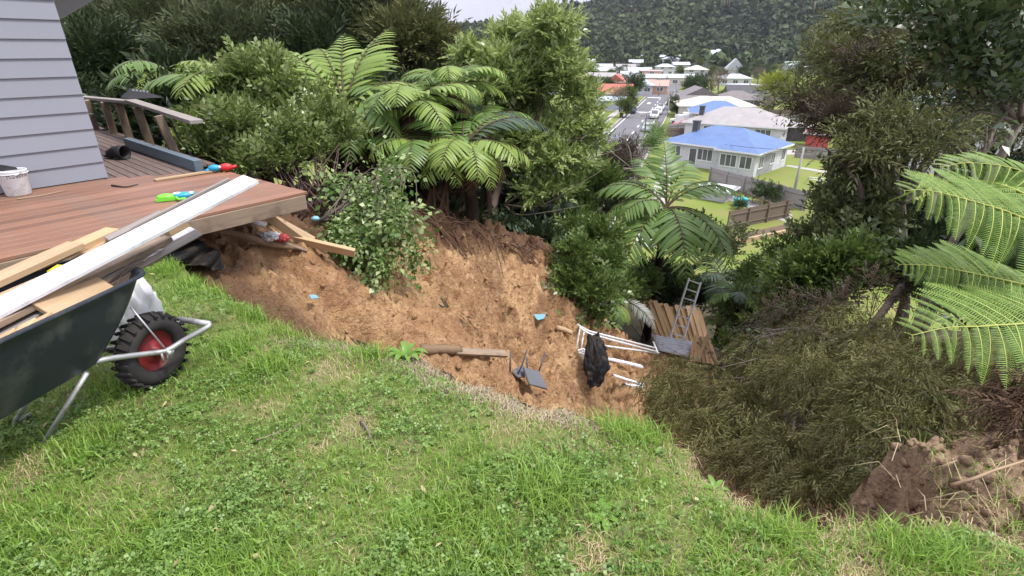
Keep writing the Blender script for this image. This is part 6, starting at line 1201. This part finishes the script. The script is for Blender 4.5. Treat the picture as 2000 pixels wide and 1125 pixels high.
weed('bright broad-leaved weed on the torn lawn edge by the log', on_lawn(793, 686), .13, 13, up=1.7); weed('low rosette weed in the lawn beyond the barrow wheel', on_lawn(470, 690), .10, 8); weed('leafy weed near the crooked stick', on_lawn(860, 735), .07, 7); weed('dark leafy weed near the grass tuft', on_lawn(1010, 905), .07, 7, 'g_clover'); weed('rosette weed close to the hole edge', on_lawn(1180, 1020), .08, 8); weed('leafy weed on the lip of the hole', on_lawn(1400, 935), .07, 8, up=1.); weed('flat weed in the middle of the lawn', on_lawn(800, 1000), .08, 8, 'g_clover', .3); weed('flat weed near the dry twig', on_lawn(380, 800), .09, 8, 'g_clover', .4); weed('leafy weed under the barrow legs', on_lawn(160, 900), .09, 8)
# dead leaves lying on the lawn
n = 110; p = lawn_pts(n); V, F = inst(LEAF_V, LEAF_F, p+np.array((0, 0, .03)), frames(rdir(n)*np.array((1, 1, .2)), np.array((0, 0, 1.))+rng.normal(size=(n, 3))*.3), np.stack([rng.uniform(.02, .06, n), rng.uniform(.008, .02, n), np.full(n, .03)], 1)); tag(add('dead_leaves', mesh_np('dead_leaves', V, F), M['g_dry']), 'scattered dry fallen leaves on the lawn', 'leaves', kind='stuff')
# rank grass on the clay bank and round the hole
m = 5200; x = rng.uniform(1.75, 3.6, m); y = rng.uniform(1.35, 2.15, m); z = bank_z(x, y); k = (z > -.3) & (rng.random(m) < np.clip(.15+1.2*nmap(x, y, 2.5, 4.)+.6*(y < 1.6), 0, 1)); bp_ = np.stack([x, y, z], 1)[k]; V, F = blades(bp_, .09, .004, 1.6); tag(add('bank_grass', mesh_np('bank_grass', V, F), M['g_green']), 'thin grass growing on the clay bank', 'grass', kind='stuff')
V, F = blades(bp_[::2]+rng.normal(size=(len(bp_[::2]), 3))*np.array((.1, .1, 0)), .10, .004, 2.5); tag(add('bank_straw', mesh_np('bank_straw', V, F), M['g_dry']), 'dry straw hanging over the clay bank', 'grass', kind='stuff')

# ------------------------------------------------------------------ the air between here and the hill
mb = MB(); mb.box((-2700, -60, -17), (2700, 3300, 190)); hzb = mb.build('haze', None)
m = bpy.data.materials.new('air'); m.use_nodes = True; t = m.node_tree; t.nodes.clear(); out = t.nodes.new('ShaderNodeOutputMaterial'); pv = t.nodes.new('ShaderNodeVolumePrincipled')
pv.inputs['Density'].default_value = .00009; pv.inputs['Color'].default_value = (.86, .9, 1, 1); t.links.new(pv.outputs[0], out.inputs['Volume']); hzb.data.materials.append(m); tag(hzb, 'thin grey-blue air filling the whole valley', 'haze', kind='stuff')
